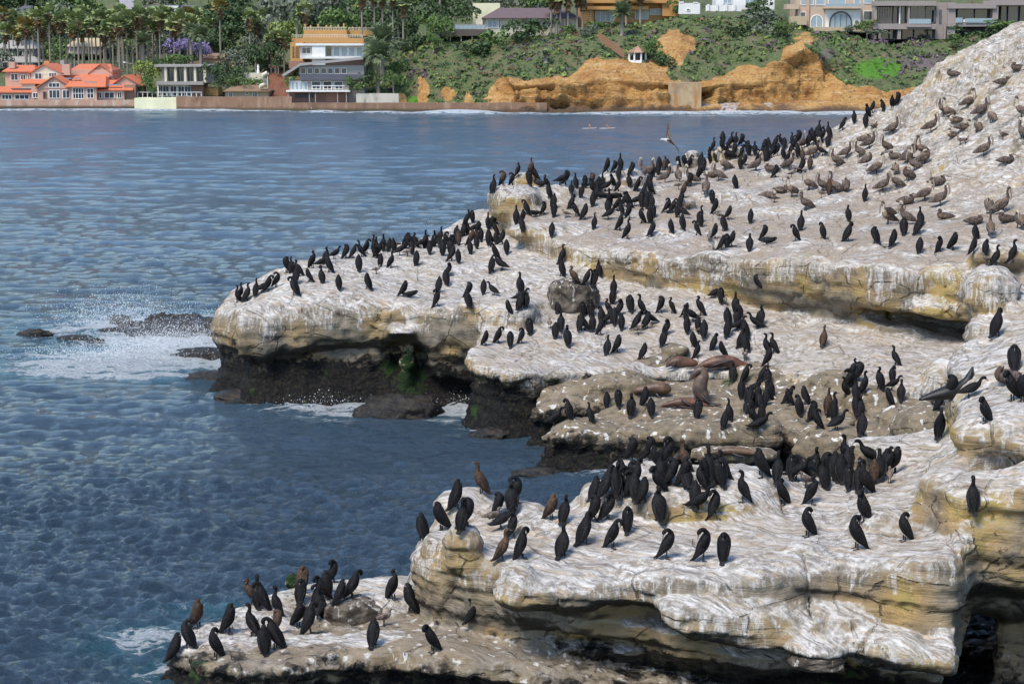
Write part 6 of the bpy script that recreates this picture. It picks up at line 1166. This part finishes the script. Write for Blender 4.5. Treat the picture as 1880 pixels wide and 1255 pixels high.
def flock():
    rnd = random.Random(77); C = []
    XR = []
    for (x0, y0, x1, y1, n) in [(840, 405, 925, 450, 9), (690, 455, 840, 470, 6), (1300, 265, 1470, 300, 16), (1240, 300, 1300, 320, 4), (1060, 345, 1200, 395, 10), (1205, 862, 1330, 905, 7), (1100, 885, 1190, 925, 5), (1440, 860, 1640, 885, 8), (1070, 560, 1160, 600, 5), (1370, 700, 1500, 780, 8), (1480, 240, 1540, 275, 4), (1000, 350, 1150, 420, 6), (1130, 570, 1400, 640, 8), (1380, 690, 1660, 800, 12), (1200, 330, 1420, 440, 6), (920, 560, 1010, 620, 3), (430, 1110, 620, 1170, 5)]:
        for i in range(n): XR.append('%d,%d,%s%s' % (rnd.uniform(x0, x1), rnd.uniform(y0, y1), rnd.choice('UUSSHPPL'), rnd.choice('lrbb')))
    for t in CORMS.split()+XR:
        u, v, p = t.split(','); u = int(u); v = int(v); q = place(u, v)
        if q is None: continue
        if rnd.random() < .35: p = {'U': 'C', 'P': 'B'}.get(p[0], p[0])+p[1:]
        C.append((u, v, p, q, rnd.uniform(-.6, .6), rnd.uniform(.9, 1.14), rnd.uniform(-.12, .12)))
    C.sort(key=lambda c: c[3].y); keep, rest = C[:300], C[300:]
    cnt = {}
    for c in sorted(keep, key=lambda c: c[0]):
        u, v, p, q, a, s, ti = c; br = len(p) > 2; key = (p[0], br, region(u, v)); cnt[key] = cnt.get(key, 0)+1
    seen = {}
    for c in sorted(keep, key=lambda c: c[0]):
        u, v, p, q, a, s, ti = c; br = len(p) > 2; key = (p[0], br, region(u, v)); k = seen.get(key, 0); seen[key] = k+1
        o = make('cormorant', CP_[p[0]], q+Vector((0, 0, -.012)), HEAD[p[1]]+a, s, {0: [BROWNF], 2: [BWINGF]} if br else None, ti)
        o['label'] = '%s cormorant %s %s%s' % ('brown' if br else 'black', PH[p[0]], key[2], '' if cnt[key] == 1 else ', %s from left' % ORD[min(k, 29)]); o['category'] = 'cormorant'; o['group'] = 'cormorants standing all over the rocks'; o.scale = (s*rnd.uniform(.94, 1.1), s*rnd.uniform(.94, 1.14), s)
    V = []; Fc = []; M = []; off = 0
    for (u, v, p, q, a, s, ti) in rest:
        mtx = Matrix.Translation(q) @ Matrix.Rotation(HEAD[p[1]]+a, 4, 'Z') @ Matrix.Rotation(ti, 4, 'Y') @ Matrix.Scale(s, 4)
        for nm, me, mt in CP_[p[0]]:
            V += [tuple(mtx @ w.co) for w in me.vertices]; Fc += [tuple(i+off for i in f.vertices) for f in me.polygons]; M += [(1 if mt == 0 and len(p) > 2 else 0 if mt in (0, 3) else 2 if mt == 2 else 3)]*len(me.polygons); off = len(V)
    if V:
        me = bpy.data.meshes.new('distant_cormorants'); me.from_pydata(V, [], Fc)
        for m in (BLACKF, BROWNF, WINGF, BILLM): me.materials.append(m)
        me.polygons.foreach_set('material_index', M); me.polygons.foreach_set('use_smooth', [True]*len(M))
        o = link('distant_cormorants', me, kind='stuff'); tagt(o, 'crowd of black cormorants along the farthest rock edges', 'cormorants')
    lab = {}; L = []
    for t in PELS.split():
        u, v, p = t.split(','); u = int(u); v = int(v); q = place(u, v)
        if q is not None: L.append((u, v, p, q))
    L.sort(); cnt = {}
    for u, v, p, q in L: cnt[p[0], region(u, v)] = cnt.get((p[0], region(u, v)), 0)+1
    for u, v, p, q in L:
        w = rnd.random(); k = lab.get((p[0], region(u, v)), 0); lab[p[0], region(u, v)] = k+1
        mats = {0: [PBODY if w < .6 else PBROWN, PNECK if w < .75 else PWHITE, PWHITE if w < .65 else PBODY]}
        o = make('pelican', PP_[p[0]], q+Vector((0, 0, -.012)), HEAD[p[1]]+rnd.uniform(-.4, .4), rnd.uniform(.86, 1.0), mats)
        o['label'] = 'grey-brown pelican %s %s%s' % (PPH[p[0]], region(u, v), '' if cnt[p[0], region(u, v)] == 1 else ', %s from left' % ORD[min(k, 29)]); o['category'] = 'pelican'; o['group'] = 'brown pelicans resting on the rocks'
    lab = {}; L = []
    for t in GULLS.split():
        u, v, p = t.split(','); u = int(u); v = int(v); q = place(u, v)
        if q is not None: L.append((u, v, p, q))
    L.sort()
    for u, v, p, q in L: cnt['g', region(u, v)] = cnt.get(('g', region(u, v)), 0)+1
    for u, v, p, q in L:
        k = lab.get(region(u, v), 0); lab[region(u, v)] = k+1
        o = make('gull', GP_, q, HEAD[p[1]]+rnd.uniform(-.4, .4), rnd.uniform(.95, 1.1)); o['label'] = 'small brown gull standing %s%s' % (region(u, v), '' if cnt['g', region(u, v)] == 1 else ', %s from left' % ORD[min(k, 29)]); o['category'] = 'gull'; o['group'] = 'brown gulls among the cormorants'
flock()
# ---- sea lions
def lion_mat(name, c1, c2):
    N = Nodes(name); v = N.n('TexCoord').outputs['Object']; f = N.noise(v, 2.5, 4, .6); g = N.noise(v, 18, 3)
    return N.bsdf(N.mix(N.ss(f, .38, .62), c1, c2), .5, bump=g, bs=.3, bd=.02)
LBR = lion_mat('sea_lion_brown_fur', (.06, .028, .015), (.17, .08, .045)); LDK = lion_mat('sea_lion_dark_fur', (.05, .035, .03), (.14, .085, .055)); LTAN = lion_mat('sea_lion_tan_fur', (.07, .04, .022), (.17, .10, .055)); LFL = lion_mat('dark_flipper_skin', (.018, .015, .016), (.05, .04, .04)); LBK = lion_mat('wet_black_fur', (.004, .004, .005), (.012, .011, .012))
def sea_lion(u, v, y, rows, flips, mat, label, rz=0):
    q = place(u, v) or ony(u, v, y)
    r = bpy.data.objects.new('sea_lion', None); COL.objects.link(r); r.location = q; r.rotation_euler = (0, 0, rz); tagt(r, label, 'sea lion', 'sea lions hauled out on the rocks')
    link('body', sweep('body', rows, [mat], 16, 5), r)
    if u > 1700: r.scale = (.78, .78, .78)
    for f in flips: link('flipper', sweep('flipper', f, [LFL], 8, 3), r)
lying = [(-.95, 0, .08, .03, .03), (-.80, 0, .12, .09, .07), (-.5, 0, .20, .19, .17), (-.1, 0, .26, .25, .24), (.3, 0, .25, .24, .23), (.6, 0, .19, .17, .17), (.78, 0, .15, .12, .12), (.92, 0, .13, .09, .09), (1.02, 0, .10, .05, .05)]
sea_lion(1325, 677, 71, lying, [[(.35, -.2, .34, .10, .03), (0, -.28, .30, .10, .03), (-.45, -.24, .14, .05, .02)], [(-.8, -.05, .1, .08, .03), (-1.1, -.1, .05, .09, .02), (-1.3, -.1, .04, .03, .02)], [(.2, -.22, .12, .09, .03), (-.3, -.32, .07, .08, .03), (-.7, -.34, .05, .04, .02)]], LBR, 'larger rusty brown sea lion lying on its side, head to the right', .05)
sea_lion(1250, 673, 71, [(-.55, 0, .06, .05, .05), (-.42, 0, .12, .13, .11), (-.15, 0, .20, .21, .19), (.2, 0, .18, .19, .17), (.5, 0, .13, .13, .12), (.62, 0, .08, .04, .04)], [[(-.2, -.2, .18, .08, .03), (-.45, -.28, .08, .07, .02), (-.6, -.3, .05, .03, .02)]], LBR, 'smaller rusty sea lion dozing left of the larger brown one', .1)
sea_lion(1196, 728, 68.5, [(-.62, 0, .16, .05, .06), (-.5, 0, .22, .14, .13), (-.25, 0, .25, .16, .15), (.1, 0, .32, .22, .21), (.4, 0, .30, .23, .22), (.6, 0, .24, .16, .16), (.68, 0, .2, .05, .05)], [[(.15, -.2, .15, .09, .04), (.35, -.3, -.05, .08, .03), (.5, -.34, -.2, .05, .02)]], LTAN, 'tan sea lion curled with its back to us in the gully')
sea_lion(1282, 742, 67, [(.35, 0, .10, .12, .10), (.2, 0, .22, .26, .22), (.05, 0, .50, .27, .26), (.08, 0, .78, .23, .24), (.16, 0, 1.0, .19, .19), (.12, 0, 1.16, .15, .15), (-.02, 0, 1.17, .14, .13), (-.18, 0, 1.02, .10, .10), (-.28, 0, .90, .06, .06), (-.33, 0, .85, .03, .03)], [[(.1, -.2, .35, .12, .05), (.35, -.3, .12, .12, .03), (.75, -.32, .04, .07, .02)], [(-.1, -.18, .3, .1, .05), (-.3, -.28, .1, .1, .03), (-.5, -.3, .03, .05, .02)]], LDK, 'big dark bull sea lion sitting up and turning its head back')
sea_lion(1252, 748, 66, [(-.72, 0, .05, .03, .03), (-.6, 0, .09, .07, .06), (-.35, 0, .15, .12, .11), (0, 0, .20, .19, .16), (.4, 0, .18, .17, .14), (.75, 0, .10, .08, .07), (.9, 0, .07, .05, .03)], [[(0, -.15, .28, .09, .03), (.15, -.25, .2, .08, .03), (.35, -.28, .06, .04, .02)], [(-.1, -.2, .1, .09, .03), (.3, -.3, .05, .07, .02), (.6, -.3, .04, .03, .02)]], LBR, 'slender red-brown sea lion stretched in front of the dark bull')
sea_lion(1745, 735, 62, [(-1.0, 0, .06, .06, .04), (-.6, 0, .16, .16, .13), (-.1, 0, .26, .25, .22), (.3, 0, .38, .22, .22), (.52, 0, .58, .15, .16), (.62, 0, .80, .10, .11), (.66, 0, .95, .06, .06), (.68, 0, 1.04, .03, .03)], [[(.3, -.2, .2, .1, .04), (.15, -.3, .05, .08, .02), (-.05, -.34, .03, .04, .02)]], LBK, 'wet black sea lion raising its head below the right cliff', .15)
sea_lion(1345, 836, 58, [(-.9, 0, .05, .04, .03), (-.5, 0, .10, .10, .09), (0, 0, .16, .15, .13), (.45, 0, .13, .12, .11), (.8, 0, .07, .06, .05), (.95, 0, .05, .03, .02)], [[(0, -.12, .1, .08, .02), (.2, -.22, .05, .06, .02), (.35, -.25, .04, .03, .02)]], LTAN, 'sleek olive sea lion lying behind the near plateau crowd', -.1)
# ---- bird on the wing
def flying():
    p = ony(1226, 258, 70); r = bpy.data.objects.new('flying_seabird', None); COL.objects.link(r); r.location = p; tagt(r, 'white and grey seabird flying over the water with wings held up', 'seabird')
    link('body', sweep('body', [(.25, 0, -.14, .01, .02), (.12, 0, -.08, .05, .05), (-.02, 0, 0, .07, .07), (-.14, 0, .03, .04, .045), (-.21, 0, .04, .035, .035), (-.27, 0, .02, .012, .012)], [PBELLY], 10, 4), r)
    link('bill', sweep('bill', [(-.26, 0, .025, .012, .012), (-.36, 0, -.005, .004, .005)], [BILLM], 6, 2), r)
    link('wing', blade('wing', [(-.06, .02, .05), (-.02, .3, .35), (.04, .35, .64), (.07, .36, .66), (.09, .3, .4), (.10, .05, .02)], .02, PWING), r); link('wing', blade('wing', [(-.06, -.02, .03), (.08, -.35, .05), (.30, -.5, -.22), (.38, -.5, -.42), (.26, -.4, -.18), (.12, -.05, -.03)], .02, PWING), r)
flying()
# ---- two paddlers sitting on boards
SKIN = simple('sunburnt_skin', (.42, .20, .13), .6); HAIR = simple('dark_hair', (.04, .03, .02), .7); BOARD = simple('white_board', (.65, .63, .55), .4); SHORT = simple('blue_shorts', (.05, .07, .16), .8)
def paddler(u, lean, label, blabel):
    p = onz(u, 236, .08); p.z = .05
    b = link('surfboard', sweep('surfboard', [(-1.3, 0, .05, .02, .02), (-.8, 0, .05, .22, .05), (0, 0, .05, .28, .06), (.8, 0, .08, .2, .05), (1.3, 0, .15, .02, .02)], [BOARD], 10, 4), loc=p); b.rotation_euler = (0, 0, .2+lean); tagt(b, blabel, 'surfboard', 'surfboards on the bay')
    r = bpy.data.objects.new('person', None); COL.objects.link(r); r.location = p+Vector((0, 0, .1)); r.rotation_euler = (0, lean, .4+lean); tagt(r, label, 'person')
    V = [(0, 0, .08), (0, 0, .28), (0, 0, .48), (.01, 0, .60), (.02, 0, .68), (.03, 0, .82), (0, .17, .55), (.06, .24, .35), (.2, .18, .18), (0, -.17, .55), (.08, -.26, .34), (.24, -.18, .2), (.1, .12, .05), (.35, .26, .06), (.38, .32, -.25), (.1, -.12, .05), (.35, -.26, .06), (.38, -.32, -.25)]
    E_ = [(0, 1), (1, 2), (2, 3), (3, 4), (4, 5), (2, 6), (6, 7), (7, 8), (2, 9), (9, 10), (10, 11), (0, 12), (12, 13), (13, 14), (0, 15), (15, 16), (16, 17)]; rad = [.15, .14, .16, .08, .06, .09, .06, .045, .035, .06, .045, .035, .10, .075, .05, .10, .075, .05]
    me = bpy.data.meshes.new('body'); me.from_pydata(V, E_, []); o = link('body', me, r); m = o.modifiers.new('skin', 'SKIN'); me.skin_vertices or me.attributes
    sk = me.skin_vertices[0] if len(me.skin_vertices) else None
    if sk:
        for i, q in enumerate(rad): sk.data[i].radius = (q, q)
        sk.data[0].use_root = True
    s = o.modifiers.new('sub', 'SUBSURF'); s.levels = s.render_levels = 1; me.materials.append(SKIN)
    link('hair', sweep('hair', [(.0, 0, .78, .02, .02), (.0, 0, .84, .11, .11), (.02, 0, .92, .09, .09), (.03, 0, .96, .02, .02)], [HAIR], 8, 3), r); link('shorts', sweep('shorts', [(0, 0, -.02, .16, .14), (0, 0, .12, .18, .165), (0, 0, .2, .165, .15)], [SHORT], 10, 2), r)
paddler(1082, .1, 'bare-backed person sitting on a board, left of the pair in the bay', 'pale board under the left paddler'); paddler(1115, -.15, 'bare-chested person sitting on a board, right of the pair in the bay', 'pale board under the right paddler')
# ---- rocks awash off the headland, spray
def awash(u, v, r, label):
    p = onz(u, v, 0); rr = np.random.RandomState(int(u)); n = 14; V = []; Fc = []
    me = bpy.data.meshes.new('reef_rock'); import bmesh
    bm = bmesh.new(); bmesh.ops.create_icosphere(bm, subdivisions=4, radius=1.0)
    co = np.array([w.co for w in bm.verts]); d = 1+.28*fbm(co[:, 0]*1.5+u, co[:, 1]*1.5, co[:, 2]*1.5, 4, 3)+.26*fbm(co[:, 0]*5, co[:, 1]*5+u, co[:, 2]*5, 4, 4, .6)
    for w, k in zip(bm.verts, d): w.co = Vector((w.co.x*r[0]*k, w.co.y*r[1]*k, w.co.z*r[2]*k))
    bm.to_mesh(me); me.polygons.foreach_set('use_smooth', [True]*len(me.polygons)); me.materials.append(REEF); o = link('reef_rock', me, loc=p); tagt(o, label, 'rock')
N = Nodes('wet_reef'); P = N.pos(); REEF = N.bsdf(N.mix(N.ss(N.noise(P, 3, 5, .7), .4, .65), (.005, .005, .005), (.04, .03, .018)), .5, bump=N.noise(P, 6, 5, .7), bs=1, bd=.12)
for a in [(385, 612, (3.6, 1.4, .75), 'long dark reef reaching out from the headland tip'), (320, 605, (1.8, 1.0, .75), 'knobbly brown reef rock left of the long dark reef'), (290, 606, (.7, .6, .8), 'upright brown rock at the reef end'), (385, 655, (1.9, .9, .42), 'flat dark slab in the foam below the headland'), (250, 602, (.9, .6, .35), 'small rock in the spray'), (222, 597, (.6, .4, .55), 'tiny rock behind the spray'),
          (210, 610, (.9, .4, .25), 'rounded rock washed by foam'), (65, 614, (.8, .4, .28), 'lone dark rock at the far left of the surf'), (140, 622, (.9, .5, .18), 'low rock barely above the surf'), (175, 628, (.4, .3, .2), 'small wet rock in front of the surf'), (395, 692, (1.2, .7, .25), 'wet rock beside the headland foot'), (460, 735, (1.5, .8, .45), 'black rock at the headland foot'), (735, 758, (1.7, 1.0, .75), 'rounded black rock in front of the headland cave'), (905, 800, (.8, .5, .3), 'mussel covered rock at the shelf foot'),
          (985, 868, (.8, .5, .16), 'low dark rock awash before the gully slab')]: awash(*a)
def spray():
    r_ = np.random.RandomState(3); V = []; Fc = []
    for (u, v, sx, sz, n) in [(225, 600, 2.6, 1.5, 7000), (300, 640, 3.2, .7, 6500), (330, 625, 2.5, 1.1, 4600), (230, 655, 3.5, .45, 4800), (120, 672, 2, .5, 350), (600, 740, 1.6, .45, 500), (845, 748, .8, .4, 300), (420, 640, 2, .7, 400), (320, 600, 3.5, .9, 900)]:
        c = onz(u, v, 0)
        for i in range(n):
            p = np.array([c.x+r_.normal(0, sx*.6), c.y+r_.normal(0, 1.2), .1+abs(r_.normal(0, sz*.45))]); s = r_.exponential(.007)+.006; s = min(s, .028); k = len(V)
            V += [p+s*np.array(q) for q in ((1, 0, -.6), (-.5, .87, -.6), (-.5, -.87, -.6), (0, 0, 1))]; Fc += [(k, k+2, k+1), (k, k+1, k+3), (k+1, k+2, k+3), (k+2, k, k+3)]
    for (u, v, sx, sz, n) in [(835, 205, 7, 1.3, 500), (590, 204, 2.5, .7, 150), (1450, 204, 5, 1.0, 400)]:
        c = onz(u, v, 0)
        for i in range(n):
            p = np.array([c.x+r_.normal(0, sx*.5), c.y+r_.normal(0, 1), abs(r_.normal(0, sz*.5))]); s = .12*r_.uniform(.5, 1.3); k = len(V)
            V += [p+s*np.array(q) for q in ((1, 0, -.6), (-.5, .87, -.6), (-.5, -.87, -.6), (0, 0, 1))]; Fc += [(k, k+2, k+1), (k, k+1, k+3), (k+1, k+2, k+3), (k+2, k, k+3)]
    o = link('sea_spray', mesh_from('sea_spray', V, Fc, False, [simple('spray_white', (.78, .82, .85), .4, .02)]), kind='stuff'); tagt(o, 'white droplets of spray thrown up where waves break', 'spray')
spray()
